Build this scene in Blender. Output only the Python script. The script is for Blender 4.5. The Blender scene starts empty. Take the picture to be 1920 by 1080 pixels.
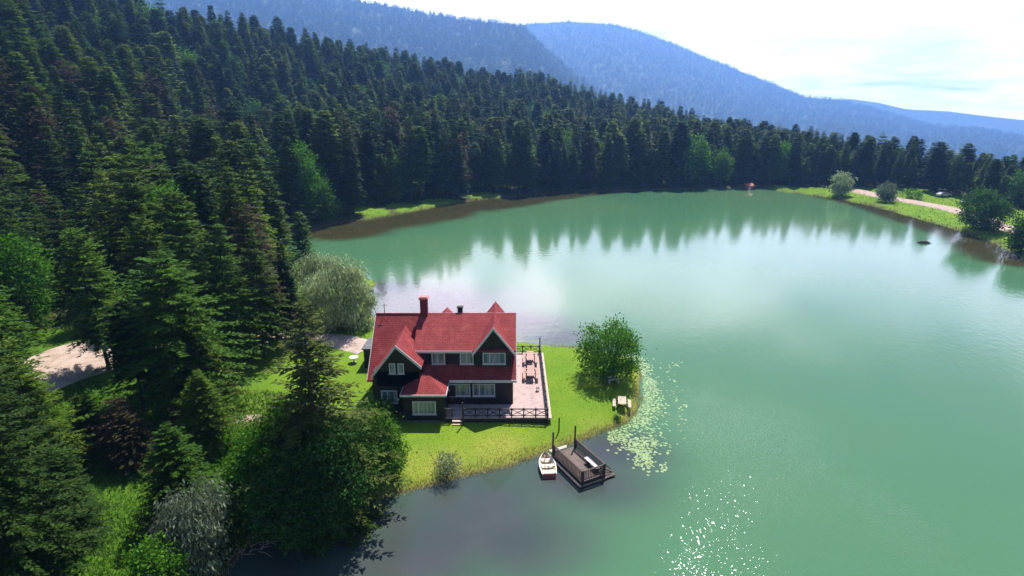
import bpy, math, random
import numpy as np
from mathutils import Vector, Matrix
R = math.radians
S = bpy.context.scene

# ---------------------------------------------------------------- camera
CAMZ, PITCH, FPX = 27.0, R(17.0), 1066.0
cam_d = bpy.data.cameras.new('camera')
cam = bpy.data.objects.new('camera', cam_d)
S.collection.objects.link(cam)
cam.location = (0, 0, CAMZ)
cam.rotation_euler = (R(90) - PITCH, 0, 0)
cam_d.sensor_width = 36.0
cam_d.lens = 36.0 * FPX / 1920.0
cam_d.clip_start, cam_d.clip_end = 0.5, 20000
S.camera = cam

# ---------------------------------------------------------------- sky, sun, exposure
SUN_EL, SUN_AZ = R(60), R(19)          # azimuth clockwise from +Y
SKY_STRENGTH, SUN_STRENGTH = 0.05, 5.0
HAZE_DENSITY, HAZE_COLOR = 0.00025, (0.24, 0.47, 1.0)
W = bpy.data.worlds.new('World'); S.world = W; W.use_nodes = True
nt = W.node_tree; nt.nodes.clear()
def N(t, typ, **kw):
    n = t.nodes.new(typ)
    for k, v in kw.items():
        if k == 'inp':
            for kk, vv in v.items(): n.inputs[kk].default_value = vv
        else: setattr(n, k, v)
    return n
sky = N(nt, 'ShaderNodeTexSky', sky_type='NISHITA', sun_disc=False, sun_elevation=SUN_EL, sun_rotation=SUN_AZ,
        altitude=1200, air_density=1.0, dust_density=1.5, ozone_density=1.5)
tc = N(nt, 'ShaderNodeTexCoord')
sep = N(nt, 'ShaderNodeSeparateXYZ'); nt.links.new(tc.outputs['Generated'], sep.inputs[0])
zp = N(nt, 'ShaderNodeMath', operation='ADD', inp={1: 0.16}); nt.links.new(sep.outputs[2], zp.inputs[0])
dx = N(nt, 'ShaderNodeMath', operation='DIVIDE'); nt.links.new(sep.outputs[0], dx.inputs[0]); nt.links.new(zp.outputs[0], dx.inputs[1])
dy = N(nt, 'ShaderNodeMath', operation='DIVIDE'); nt.links.new(sep.outputs[1], dy.inputs[0]); nt.links.new(zp.outputs[0], dy.inputs[1])
cmb = N(nt, 'ShaderNodeCombineXYZ'); nt.links.new(dx.outputs[0], cmb.inputs[0]); nt.links.new(dy.outputs[0], cmb.inputs[1])
cn = N(nt, 'ShaderNodeTexNoise', inp={'Scale': 0.85, 'Detail': 6.0, 'Roughness': 0.55, 'Distortion': 0.3})
nt.links.new(cmb.outputs[0], cn.inputs['Vector'])
# more cloud towards the horizon
gr = N(nt, 'ShaderNodeMapRange', inp={1: 0.26, 2: 0.50, 3: 0.30, 4: -0.25}); nt.links.new(sep.outputs[2], gr.inputs[0])
ad = N(nt, 'ShaderNodeMath', operation='ADD'); nt.links.new(cn.outputs[0], ad.inputs[0]); nt.links.new(gr.outputs[0], ad.inputs[1])
rp = N(nt, 'ShaderNodeMapRange', interpolation_type='SMOOTHSTEP', inp={1: 0.46, 2: 0.70, 3: 0.0, 4: 1.0}); nt.links.new(ad.outputs[0], rp.inputs[0])
cl = N(nt, 'ShaderNodeMapRange', inp={1: 0.0, 2: 0.55, 3: 46.0, 4: 58.0}); nt.links.new(sep.outputs[2], cl.inputs[0])
fw = N(nt, 'ShaderNodeMapRange', inp={1: 0.0, 2: 0.75, 3: 0.10, 4: 1.0}); nt.links.new(sep.outputs[1], fw.inputs[0])   # the sky is brighter on the sun's side
clm = N(nt, 'ShaderNodeMath', operation='MULTIPLY'); nt.links.new(cl.outputs[0], clm.inputs[0]); 
cn2 = N(nt, 'ShaderNodeTexNoise', inp={'Scale': 1.9, 'Detail': 7.0, 'Roughness': 0.6, 'Distortion': 0.4}); nt.links.new(cmb.outputs[0], cn2.inputs['Vector'])
c2r = N(nt, 'ShaderNodeMapRange', inp={1: 0.3, 2: 0.7, 3: 0.66, 4: 1.18}); nt.links.new(cn2.outputs[0], c2r.inputs[0])
fw2 = N(nt, 'ShaderNodeMath', operation='MULTIPLY'); nt.links.new(fw.outputs[0], fw2.inputs[0]); nt.links.new(c2r.outputs[0], fw2.inputs[1]); nt.links.new(fw2.outputs[0], clm.inputs[1])
cv = N(nt, 'ShaderNodeVectorMath', operation='SCALE'); cv.inputs[0].default_value = (1.0, 1.0, 1.06); nt.links.new(clm.outputs[0], cv.inputs['Scale'])
mx = N(nt, 'ShaderNodeMix', data_type='RGBA'); nt.links.new(cv.outputs[0], mx.inputs[7])
nt.links.new(rp.outputs[0], mx.inputs[0]); nt.links.new(sky.outputs[0], mx.inputs[6])
acc = None
for caz, cel, cos0 in ((-11, 21, .9965), (-3, 22, .9960), (2, 18.5, .9970), (-7, 17.5, .9975)):
    cd_ = (math.sin(R(caz)) * math.cos(R(cel)), math.cos(R(caz)) * math.cos(R(cel)), math.sin(R(cel)))
    nv = N(nt, 'ShaderNodeVectorMath', operation='DOT_PRODUCT'); nv.inputs[1].default_value = cd_; nt.links.new(tc.outputs['Generated'], nv.inputs[0])
    mr = N(nt, 'ShaderNodeMapRange', interpolation_type='SMOOTHSTEP', inp={1: cos0, 2: .9998}); nt.links.new(nv.outputs['Value'], mr.inputs[0])
    if acc is None: acc = mr.outputs[0]
    else:
        a_ = N(nt, 'ShaderNodeMath', operation='MAXIMUM'); nt.links.new(acc, a_.inputs[0]); nt.links.new(mr.outputs[0], a_.inputs[1]); acc = a_.outputs[0]
am = N(nt, 'ShaderNodeMath', operation='MULTIPLY', use_clamp=True); nt.links.new(acc, am.inputs[0])
ar = N(nt, 'ShaderNodeMapRange', inp={1: 0.35, 2: 0.55, 3: 0.3, 4: 1.3}); nt.links.new(cn2.outputs[0], ar.inputs[0]); nt.links.new(ar.outputs[0], am.inputs[1])
mx2 = N(nt, 'ShaderNodeMix', data_type='RGBA'); mx2.inputs[7].default_value = (92, 78, 88, 1); nt.links.new(am.outputs[0], mx2.inputs[0]); nt.links.new(mx.outputs[2], mx2.inputs[6]); mx = mx2
bg = N(nt, 'ShaderNodeBackground', inp={'Strength': SKY_STRENGTH}); nt.links.new(mx.outputs[2], bg.inputs[0])
wo = N(nt, 'ShaderNodeOutputWorld'); nt.links.new(bg.outputs[0], wo.inputs[0])

sun_dir = Vector((math.sin(SUN_AZ) * math.cos(SUN_EL), math.cos(SUN_AZ) * math.cos(SUN_EL), math.sin(SUN_EL)))
sd = bpy.data.lights.new('sun', 'SUN'); sd.energy = SUN_STRENGTH; sd.angle = R(0.53); sd.color = (1.0, 0.95, 0.86)
sun = bpy.data.objects.new('sun', sd); S.collection.objects.link(sun)
sun.rotation_euler = sun_dir.to_track_quat('Z', 'Y').to_euler(); sun.location = (0, 0, 300)
vs = S.view_settings
vs.view_transform = 'Standard'; vs.look = 'None'; vs.exposure = 0.84; vs.gamma = 1.0; vs.use_curve_mapping = False
cy = S.cycles
cy.max_bounces = 5; cy.diffuse_bounces = 1; cy.glossy_bounces = 3; cy.transmission_bounces = 2; cy.volume_bounces = 1
cy.transparent_max_bounces = 4; cy.use_denoising = True; cy.sample_clamp_indirect = 6.0
cy.caustics_reflective = False; cy.caustics_refractive = False

# ---------------------------------------------------------------- helpers
cP, sP = math.cos(PITCH), math.sin(PITCH)
def ray(px, py):
    u, v = (px - 960) / FPX, (540 - py) / FPX
    return np.array((u, cP + v * sP, -sP + v * cP))
def G(px, py, z=0.0):
    d = ray(px, py); t = (z - CAMZ) / d[2]
    return (d[0] * t, d[1] * t)
def project(x, y, z):
    h = CAMZ - z
    zc = y * cP + h * sP
    return 960 + FPX * x / zc, 540 + FPX * (h * cP - y * sP) / zc
def height_for_top(x, y, py):      # the z at ground point (x, y) that shows at picture height py
    v = (540 - py) / FPX
    # v = (z' cP + y sP)/(y cP - z' sP), z' = z - CAMZ
    zz = y * (v * cP - sP) / (cP + v * sP)
    return CAMZ + zz

def tag(o, label=None, cat=None, group=None, kind=None):
    if label: o['label'] = label
    if cat: o['category'] = cat
    if group: o['group'] = group
    if kind: o['kind'] = kind
    return o
def empty(name, loc, label=None, cat=None, group=None, rz=0.0):
    o = bpy.data.objects.new(name, None); S.collection.objects.link(o)
    o.location = loc; o.rotation_euler = (0, 0, rz); o.empty_display_size = 0.3
    return tag(o, label, cat, group)
def link(name, me, parent=None, mat=None):
    o = bpy.data.objects.new(name, me); S.collection.objects.link(o)
    if parent is not None: o.parent = parent
    if mat is not None:
        me.materials.clear(); me.materials.append(mat)
    return o
def mesh_from(name, V, F, mats=(), smooth=False):
    me = bpy.data.meshes.new(name)
    me.from_pydata([tuple(v) for v in V], [], [tuple(f) for f in F]); me.update()
    for m in mats: me.materials.append(m)
    if smooth: me.polygons.foreach_set('use_smooth', [True] * len(me.polygons))
    return me
def quads_mesh(name, Q, mat, nv=4):
    """Q: (n, nv, 3) array of loose faces"""
    Q = np.asarray(Q, dtype=np.float32); n = len(Q)
    me = bpy.data.meshes.new(name)
    me.vertices.add(n * nv); me.vertices.foreach_set('co', Q.ravel())
    me.loops.add(n * nv); me.loops.foreach_set('vertex_index', np.arange(n * nv, dtype=np.int32))
    me.polygons.add(n); me.polygons.foreach_set('loop_start', np.arange(0, n * nv, nv, dtype=np.int32))
    me.update(calc_edges=True)
    if mat: me.materials.append(mat)
    return me

class MB:
    """collects shapes in world coordinates; build() links them as one object under a parent"""
    def __init__(s): s.v, s.f = [], []
    def add(s, V, F):
        o = len(s.v); s.v += [tuple(map(float, p)) for p in V]; s.f += [tuple(i + o for i in f) for f in F]; return s
    def box(s, x0, x1, y0, y1, z0, z1):
        V = [(x0,y0,z0),(x1,y0,z0),(x1,y1,z0),(x0,y1,z0),(x0,y0,z1),(x1,y0,z1),(x1,y1,z1),(x0,y1,z1)]
        return s.add(V, [(0,3,2,1),(4,5,6,7),(0,1,5,4),(1,2,6,5),(2,3,7,6),(3,0,4,7)])
    def slab(s, P, off):       # polygon P extruded by the vector off
        n = len(P); off = np.array(off, float); P = [np.array(p, float) for p in P]
        V = P + [p + off for p in P]
        F = [tuple(range(n))[::-1], tuple(range(n, 2 * n))] + [(i, (i + 1) % n, n + (i + 1) % n, n + i) for i in range(n)]
        return s.add(V, F)
    def beam(s, a, b, w, h):   # rectangular bar from a to b
        a, b = Vector(a), Vector(b); d = (b - a).normalized()
        up = Vector((0, 0, 1)) if abs(d.z) < 0.95 else Vector((0, 1, 0))
        r = d.cross(up).normalized() * w / 2; u = r.cross(d).normalized() * h / 2
        V = [a - r - u, a + r - u, a + r + u, a - r + u, b - r - u, b + r - u, b + r + u, b - r + u]
        return s.add(V, [(0,3,2,1),(4,5,6,7),(0,1,5,4),(1,2,6,5),(2,3,7,6),(3,0,4,7)])
    def tube(s, pts, rad, n=7):
        pts = [Vector(p) for p in pts]; V, F = [], []
        for i, p in enumerate(pts):
            d = (pts[min(i + 1, len(pts) - 1)] - pts[max(i - 1, 0)]).normalized()
            up = Vector((0, 0, 1)) if abs(d.z) < 0.9 else Vector((1, 0, 0))
            a = d.cross(up).normalized(); b = d.cross(a)
            r = rad[i] if hasattr(rad, '__len__') else rad
            for k in range(n):
                t = 2 * math.pi * k / n; V.append(p + a * (r * math.cos(t)) + b * (r * math.sin(t)))
        for i in range(len(pts) - 1):
            for k in range(n):
                F.append((i*n+k, i*n+(k+1) % n, (i+1)*n+(k+1) % n, (i+1)*n+k))
        F.append(tuple(range(n))[::-1]); F.append(tuple((len(pts) - 1) * n + k for k in range(n)))
        return s.add(V, F)
    def rot(s, c, rz):         # rotate everything collected about a point
        ca, sa = math.cos(rz), math.sin(rz)
        s.v = [(c[0] + (x - c[0]) * ca - (y - c[1]) * sa, c[1] + (x - c[0]) * sa + (y - c[1]) * ca, z) for x, y, z in s.v]; return s
    def build(s, name, mat, parent=None, smooth=False, bevel=0.0):
        L = Vector((0, 0, 0)); p = parent
        while p is not None: L = L + p.location; p = p.parent
        me = mesh_from(name, [Vector(v) - L for v in s.v], s.f, smooth=smooth)
        if mat: me.materials.append(mat)
        o = link(name, me, parent)
        if bevel:
            m = o.modifiers.new('bevel', 'BEVEL'); m.width = bevel; m.segments = 1; m.limit_method = 'ANGLE'
        return o

rngN = np.random.RandomState(7); LAT = rngN.rand(256, 256)
def vnoise(x, y, sc, seed=0):
    x = np.asarray(x, float) / sc + seed * 17.3; y = np.asarray(y, float) / sc + seed * 9.1
    xi, yi = np.floor(x).astype(int), np.floor(y).astype(int); fx, fy = x - xi, y - yi
    fx = fx * fx * (3 - 2 * fx); fy = fy * fy * (3 - 2 * fy)
    a = LAT[xi % 256, yi % 256]; b = LAT[(xi + 1) % 256, yi % 256]; c = LAT[xi % 256, (yi + 1) % 256]; d = LAT[(xi + 1) % 256, (yi + 1) % 256]
    return (a * (1 - fx) + b * fx) * (1 - fy) + (c * (1 - fx) + d * fx) * fy
def fbm(x, y, sc, seed=0, o=4):
    r, a, t = 0, 1.0, 0
    for k in range(o): r = r + a * vnoise(x, y, sc / 2 ** k, seed + k); t += a; a *= 0.5
    return r / t

def inside(P, x, y):
    x = np.asarray(x, float); y = np.asarray(y, float); c = np.zeros(x.shape, bool); n = len(P)
    for i in range(n):
        x0, y0 = P[i]; x1, y1 = P[(i + 1) % n]
        if y0 == y1: continue
        m = ((y0 > y) != (y1 > y)) & (x < (x1 - x0) * (y - y0) / (y1 - y0) + x0); c ^= m
    return c
def segdist(P, x, y, closed=True):
    x = np.asarray(x, float); y = np.asarray(y, float); best = np.full(x.shape, 1e9); n = len(P)
    for i in range(n if closed else n - 1):
        x0, y0 = P[i]; x1, y1 = P[(i + 1) % n]; ex, ey = x1 - x0, y1 - y0; L = ex * ex + ey * ey + 1e-9
        t = np.clip(((x - x0) * ex + (y - y0) * ey) / L, 0, 1)
        best = np.minimum(best, (x - x0 - t * ex) ** 2 + (y - y0 - t * ey) ** 2)
    return np.sqrt(best)
def smooth_poly(P, it=1, closed=True):
    for _ in range(it):
        Q = []; n = len(P)
        for i in range(n if closed else n - 1):
            a, b = P[i], P[(i + 1) % n]
            Q += [(a[0] * .75 + b[0] * .25, a[1] * .75 + b[1] * .25), (a[0] * .25 + b[0] * .75, a[1] * .25 + b[1] * .75)]
        P = Q if closed else [P[0]] + Q + [P[-1]]
    return P

# ---------------------------------------------------------------- lake outline (traced at water level) and terrain
near_shore = [(330,1200),(400,1110),(432,1062),(470,1015),(560,985),(660,950),(738,930),(800,915),(850,900),(905,886),(962,874),(1000,858),(1035,845),
              (1085,830),(1130,812),(1168,800),(1192,776),(1204,748),(1204,716),(1197,690),(1180,672),(1140,662),(1095,656),
              (1060,651),(1015,646),(960,640),(880,632),(800,622),(740,612),(700,600),(684,575),(690,545),(712,530),(690,524),(640,516),(570,512),(480,515),
              (430,490),(480,458),(560,440)]
far_shore = [(610,424),(690,411),(775,396),(830,386),(900,374),(980,367),(1060,361),(1200,357),(1300,354),(1400,353),(1462,357),
             (1560,372),(1620,382),(1700,404),(1780,428),(1840,446),(1890,470),(1930,492)]
LAKE = [G(*p) for p in near_shore + far_shore] + [(125, 85), (118, 20), (70, -60), (0, -70), (-30, -30), (-26, 5)]
LAKE = smooth_poly(LAKE, 2)
FARLINE = [G(*p) for p in far_shore]
def shore(x, y):
    d = segdist(LAKE, x, y); return np.where(inside(LAKE, x, y), -d, d)

ridge_tab = [(-700,-260,330,24,90),(-300,-200,330,24,100),(0,-95,330,24,120),(150,-40,340,24,150),(300,2,350,24,180),(450,30,370,24,230),
             (600,75,400,24,235),(700,100,420,24,225),(800,125,430,23,215),(900,133,440,22,225),(1000,140,450,22,240),(1100,165,450,22,250),
             (1200,185,440,21,250),(1300,207,420,20,255),(1400,232,370,19,250),(1500,244,310,17,240),(1600,262,270,15,230),
             (1700,268,260,15,225),(1800,275,250,14,220),(1900,285,245,13,220),(2200,290,245,13,220)]
_az, _R, _zr, _rs = [], [], [], []
for px, py, rr, th, rs in ridge_tab:
    d = ray(px, py); _az.append(math.atan2(d[0], d[1])); _R.append(rr); _zr.append(CAMZ + rr * d[2] / math.hypot(d[0], d[1]) - th); _rs.append(rs)
def hill(x, y):
    a = np.arctan2(x, np.maximum(y, 1.0)); r = np.hypot(x, y)
    RR, ZR, RS = np.interp(a, _az, _R), np.interp(a, _az, _zr), np.interp(a, _az, _rs)
    t = np.clip((r - RS) / (RR - RS), 0, 1)
    z = ZR * t ** 1.12 + (fbm(x, y, 90, 3) - .5) * 9 * np.clip(t * 2, 0, 1)
    over = np.clip(r - RR, 0, None)
    return np.maximum(z - over * 0.27, -175.0) * np.where(y > -40, 1, 0)
HOUSE_Y, GZ = 47.5, 0.8
def terrain(x, y):
    x = np.asarray(x, float); y = np.asarray(y, float)
    d = shore(x, y) + (fbm(x, y, 3.0, 11, 3) - .5) * 0.9
    bank = np.where(d > 0, 0.78 * (1 - np.exp(-d / 1.6)), -2.2 * (1 - np.exp(d / 5.0)))
    soft = (fbm(x, y, 14, 5) - .5) * 0.35 * np.clip(d / 6, 0, 1)
    flat = np.clip((np.hypot(x + 6, y - 50) - 12) / 8, 0, 1)     # level around the house
    left = np.clip((-x - 14) / 30, 0, 1) * np.clip(d / 12, 0, 1) * 1.6
    z = bank + soft * flat + left * flat
    return z + np.where(d > 0, hill(x, y), 0) * np.clip(d / 10, 0, 1)
def tz(x, y): return float(terrain(np.array([x]), np.array([y]))[0])

def axis(segs):
    out = [segs[0][0]]
    for a, b, st in segs:
        n = max(1, int(round((b - a) / st))); out += list(np.linspace(a, b, n + 1)[1:])
    return np.array(out)
def grid_mesh(name, X, Y, zf, attrs=None, keep=None):
    xx, yy = np.meshgrid(X, Y); nx, ny = len(X), len(Y)
    zz = zf(xx, yy); co = np.stack([xx, yy, zz], -1).reshape(-1, 3)
    i = np.arange(nx * ny).reshape(ny, nx)
    F = np.stack([i[:-1, :-1], i[:-1, 1:], i[1:, 1:], i[1:, :-1]], -1).reshape(-1, 4)
    if keep is not None:
        k = keep(xx, yy).ravel(); F = F[k[F].any(1)]
    me = bpy.data.meshes.new(name)
    me.vertices.add(len(co)); me.vertices.foreach_set('co', co.astype(np.float32).ravel())
    me.loops.add(len(F) * 4); me.loops.foreach_set('vertex_index', F.astype(np.int32).ravel())
    me.polygons.add(len(F)); me.polygons.foreach_set('loop_start', np.arange(0, len(F) * 4, 4, dtype=np.int32))
    me.polygons.foreach_set('use_smooth', np.ones(len(F), bool)); me.update(calc_edges=True)
    for an, af in (attrs or {}).items():
        v = af(xx, yy, zz).ravel().astype(np.float32); at = me.attributes.new(an, 'FLOAT', 'POINT'); at.data.foreach_set('value', v)
    return me

# ---------------------------------------------------------------- materials
def new_mat(name):
    m = bpy.data.materials.new(name); m.use_nodes = True; t = m.node_tree
    return m, t, t.nodes['Principled BSDF'], t.nodes['Material Output']
def mixc(t, a, b, fac):
    m = N(t, 'ShaderNodeMix', data_type='RGBA')
    for i, v in ((6, a), (7, b)):
        if isinstance(v, (tuple, list)): m.inputs[i].default_value = tuple(v) + ((1,) if len(v) == 3 else ())
        else: t.links.new(v, m.inputs[i])
    if isinstance(fac, (int, float)): m.inputs[0].default_value = fac
    else: t.links.new(fac, m.inputs[0])
    return m.outputs[2]
def noise(t, scale, detail=4, rough=0.55, coord='Object', stretch=None, lo=None, hi=None, dist=0.0):
    c = N(t, 'ShaderNodeTexCoord'); src = c.outputs[coord]
    if coord == 'World':
        pass
    if stretch:
        mp = N(t, 'ShaderNodeMapping'); mp.inputs['Scale'].default_value = stretch; t.links.new(src, mp.inputs[0]); src = mp.outputs[0]
    n = N(t, 'ShaderNodeTexNoise', inp={'Scale': scale, 'Detail': detail, 'Roughness': rough, 'Distortion': dist}); t.links.new(src, n.inputs['Vector'])
    o = n.outputs[0]
    if lo is not None:
        r = N(t, 'ShaderNodeMapRange', interpolation_type='SMOOTHSTEP', inp={1: lo, 2: hi}); t.links.new(o, r.inputs[0]); o = r.outputs[0]
    return o
def attr(t, name):
    return N(t, 'ShaderNodeAttribute', attribute_name=name).outputs['Fac']
def bump(t, p, h, dist, strength=1.0):
    b = N(t, 'ShaderNodeBump', inp={'Distance': dist, 'Strength': strength}); t.links.new(h, b.inputs['Height']); t.links.new(b.outputs[0], p.inputs['Normal']); return b
def plain(name, c, rough=0.6, c2=None, sc=3.0, bmp=0.0, bsc=20, spec=0.5, metal=0.0):
    m, t, p, o = new_mat(name)
    p.inputs['Roughness'].default_value = rough; p.inputs['Metallic'].default_value = metal; p.inputs['Specular IOR Level'].default_value = spec
    c2 = c2 or tuple(x * 0.72 for x in c)
    t.links.new(mixc(t, c, c2, noise(t, sc, 5, lo=.35, hi=.68)), p.inputs['Base Color'])
    if bmp: bump(t, p, noise(t, bsc, 4), bmp)
    return m
def leaf_mat(name, stops, trans=0.25, rough=0.6, spec=0.06, tint=(1.25, 1.35, 0.6)):
    """leaf colour varies from tree to tree and from spray to spray; light also passes through"""
    m, t, p, o = new_mat(name)
    oi = N(t, 'ShaderNodeObjectInfo'); cr = N(t, 'ShaderNodeValToRGB'); t.links.new(oi.outputs['Random'], cr.inputs[0])
    e = cr.color_ramp.elements
    while len(e) < len(stops): e.new(0.5)
    for i, (pos, c) in enumerate(stops): e[i].position = pos; e[i].color = (*c, 1)
    g = N(t, 'ShaderNodeNewGeometry')
    hs = N(t, 'ShaderNodeMapRange', inp={1: 0, 2: 1, 3: 0.55, 4: 1.55}); t.links.new(g.outputs['Random Per Island'], hs.inputs[0])
    vm = N(t, 'ShaderNodeVectorMath', operation='SCALE'); t.links.new(cr.outputs[0], vm.inputs[0]); t.links.new(hs.outputs[0], vm.inputs['Scale'])
    col = vm.outputs[0]
    t.links.new(col, p.inputs['Base Color']); p.inputs['Roughness'].default_value = rough; p.inputs['Specular IOR Level'].default_value = spec
    tr = N(t, 'ShaderNodeBsdfTranslucent')
    tm = N(t, 'ShaderNodeVectorMath', operation='MULTIPLY'); tm.inputs[1].default_value = tint; t.links.new(col, tm.inputs[0]); t.links.new(tm.outputs[0], tr.inputs[0])
    ms = N(t, 'ShaderNodeMixShader', inp={0: trans}); t.links.new(p.outputs[0], ms.inputs[1]); t.links.new(tr.outputs[0], ms.inputs[2]); t.links.new(ms.outputs[0], o.inputs[0])
    return m
M = {}
M['needles'] = leaf_mat('fir needles', [(0, (.016, .038, .008)), (.25, (.030, .064, .008)), (.5, (.052, .100, .008)), (.75, (.092, .150, .010)), (.9, (.135, .190, .022)), (1, (.055, .050, .022))], trans=0.22)
M['needles_lush'] = leaf_mat('fresh fir needles', [(0, (.026, .064, .007)), (.5, (.045, .105, .008)), (1, (.068, .138, .010))], trans=0.26)
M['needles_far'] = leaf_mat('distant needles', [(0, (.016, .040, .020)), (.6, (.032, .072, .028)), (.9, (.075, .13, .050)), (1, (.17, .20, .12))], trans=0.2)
M['needles_dry'] = leaf_mat('dry brown needles', [(0, (.050, .044, .024)), (.6, (.075, .050, .028)), (1, (.10, .055, .035))], trans=0.2)
M['needles_deep'] = leaf_mat('deep green needles', [(0, (.020, .046, .008)), (1, (.030, .062, .009))], trans=.2)
M['needles_olive'] = leaf_mat('olive needles', [(0, (.060, .095, .016)), (1, (.075, .095, .020))], trans=.3)
M['needles_rust'] = leaf_mat('rusty needles', [(0, (.20, .050, .030)), (1, (.12, .060, .035))], trans=0.2)
M['leaves'] = leaf_mat('broad leaves', [(0, (.060, .160, .014)), (.5, (.085, .200, .020)), (1, (.070, .150, .022))], trans=0.42)
M['leaves_dark'] = leaf_mat('dark broad leaves', [(0, (.030, .085, .018)), (1, (.050, .115, .024))], trans=0.3)
M['willow'] = leaf_mat('willow leaves', [(0, (.37, .43, .26)), (1, (.31, .37, .22))], trans=0.3, tint=(1.1, 1.2, .8))
M['willow_grey'] = leaf_mat('grey willow leaves', [(0, (.17, .21, .14)), (1, (.15, .19, .12))], trans=0.25, tint=(1.1, 1.1, .9))
M['herb'] = leaf_mat('meadow herbs', [(0, (.05, .14, .012)), (1, (.075, .17, .018))], trans=0.35)
M['blade'] = leaf_mat('grass blades', [(0, (.11, .215, .018)), (1, (.15, .235, .025))], trans=0.35)
M['reed'] = leaf_mat('brown reeds', [(0, (.11, .075, .03)), (1, (.14, .10, .045))], trans=0.2)
M['dryblade'] = leaf_mat('pale dry blades', [(0, (.40, .33, .14)), (1, (.46, .40, .2))], trans=0.3)
M['lily'] = leaf_mat('lily pads', [(0, (.20, .31, .10)), (.6, (.30, .41, .18)), (1, (.24, .31, .10))], trans=0.15, rough=0.3, spec=0.5)
M['bark'] = plain('bark', (.060, .047, .038), .9, (.028, .022, .018), 6, 0.03, 14)
M['bark_grey'] = plain('grey bark', (.11, .10, .085), .9, (.05, .045, .04), 6, 0.03, 14)
M['cladding'] = None

def m_ground():
    m, t, p, o = new_mat('ground cover')
    n1 = noise(t, .22, 5, lo=.35, hi=.65); n2 = noise(t, 2.6, 6, .65, lo=.3, hi=.7); n3 = noise(t, 14, 4, .7, lo=.3, hi=.72)
    lawn = mixc(t, (.090, .215, .010), (.160, .262, .014), n1)
    lawn = mixc(t, lawn, (.100, .215, .010), mul(t, n2, .65)); lawn = mixc(t, lawn, (.23, .30, .035), mul(t, n3, .5)); lawn = mixc(t, lawn, (.19, .19, .055), mul(t, noise(t, .55, 5, .7, lo=.58, hi=.75), .6))
    dry = mixc(t, (.46, .34, .09), (.34, .36, .06), n2)
    dryf = N(t, 'ShaderNodeMath', operation='MULTIPLY', use_clamp=True); t.links.new(attr(t, 'dry'), dryf.inputs[0]); t.links.new(n3, dryf.inputs[1])
    c = mixc(t, lawn, dry, dryf.outputs[0])
    c = mixc(t, c, mixc(t, (.055, .135, .010), (.085, .165, .014), n2), attr(t, 'lush'))
    n4 = noise(t, .9, 6, .6, lo=.35, hi=.65)
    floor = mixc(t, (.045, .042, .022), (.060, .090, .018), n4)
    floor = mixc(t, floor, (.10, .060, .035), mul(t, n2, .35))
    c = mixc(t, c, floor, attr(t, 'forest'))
    mud = mixc(t, (.07, .055, .04), (.16, .13, .08), n3)
    c = mixc(t, c, mud, attr(t, 'mud'))
    t.links.new(c, p.inputs['Base Color']); p.inputs['Roughness'].default_value = .9; p.inputs['Specular IOR Level'].default_value = .1
    bump(t, p, noise(t, 5, 6, .75), .10)
    return m
def mul(t, a, b):
    n = N(t, 'ShaderNodeMath', operation='MULTIPLY', inp={1: b}); t.links.new(a, n.inputs[0]); return n.outputs[0]

# open ground without forest trees (traced at ground level)
OPEN = [G(*p, 1.0) for p in [(60,2600),(-40,1400),(30,900),(55,700),(60,650),(200,632),(300,640),(395,705),(430,690),(505,650),(560,612),(572,560),(590,520),(720,500),(1250,600),(1350,2600)]]
OPEN2 = [G(*p, .6) for p in [(1462,380),(1455,348),(1570,356),(1700,362),(1760,369),(1835,382),(1960,405),(2100,480),(1900,520),(1700,440)]]
GAPS = [(G(972, 345, .8), 8), (G(838, 382, .6), 8.5), (G(700, 400, .6), 5.0), (G(760, 390, .6), 5.0), (G(905, 366, .6), 6.0), (G(455, 345, 1), 13.0), (G(1402, 349, .5), 3.0), (G(815, 352, .5), 8)]
def dens_open(x, y):
    o = inside(OPEN, x, y) | inside(OPEN2, x, y)
    for (c, r) in GAPS: o |= np.hypot(x - c[0], y - c[1]) < r
    return o
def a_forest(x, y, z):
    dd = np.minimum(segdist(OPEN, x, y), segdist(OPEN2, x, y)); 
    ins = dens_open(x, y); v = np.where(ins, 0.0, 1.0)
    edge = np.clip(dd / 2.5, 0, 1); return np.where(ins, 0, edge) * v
DRYC = [(G(835, 880, .5), 3.0, .75), (G(940, 848, .5), 2.6, .8), (G(1130, 803, .4), 2.0, .5), (G(780, 870, .6), 2.4, .5), (G(470, 785, 1), 3, 1.2), (G(360,870,1),3,.5)]
def a_dry(x, y, z):
    v = np.zeros_like(x)
    for c, r, s in DRYC: v = np.maximum(v, s * np.exp(-((x - c[0]) ** 2 + (y - c[1]) ** 2) / (r * r)))
    d = shore(x, y); v = np.maximum(v, np.where((d > 0) & (y < 90), .7 * np.exp(-(d / .9) ** 2), 0))
    return np.clip(v * 1.5, 0, 1)
def a_lush(x, y, z): return np.clip((-13.5 - (y - 30) * .42 - x) / 5 + fbm(x, y, 4, 66) - .5, 0, 1)
def a_mud(x, y, z): return np.clip((0.22 - z) / 0.2, 0, 1)

X = axis([(-4200,-500,180),(-500,-160,8),(-160,-60,2.5),(-60,-32,1.0),(-32,18,.45),(18,60,1.5),(60,170,3),(170,500,8),(500,4200,180)])
Y = axis([(-600,-80,130),(-80,10,6),(10,24,1.2),(24,64,.45),(64,100,1.2),(100,260,2.5),(260,560,7),(560,6100,180)])
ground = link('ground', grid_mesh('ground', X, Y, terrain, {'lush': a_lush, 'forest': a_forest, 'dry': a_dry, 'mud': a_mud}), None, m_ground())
tag(ground, kind='structure')

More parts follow.
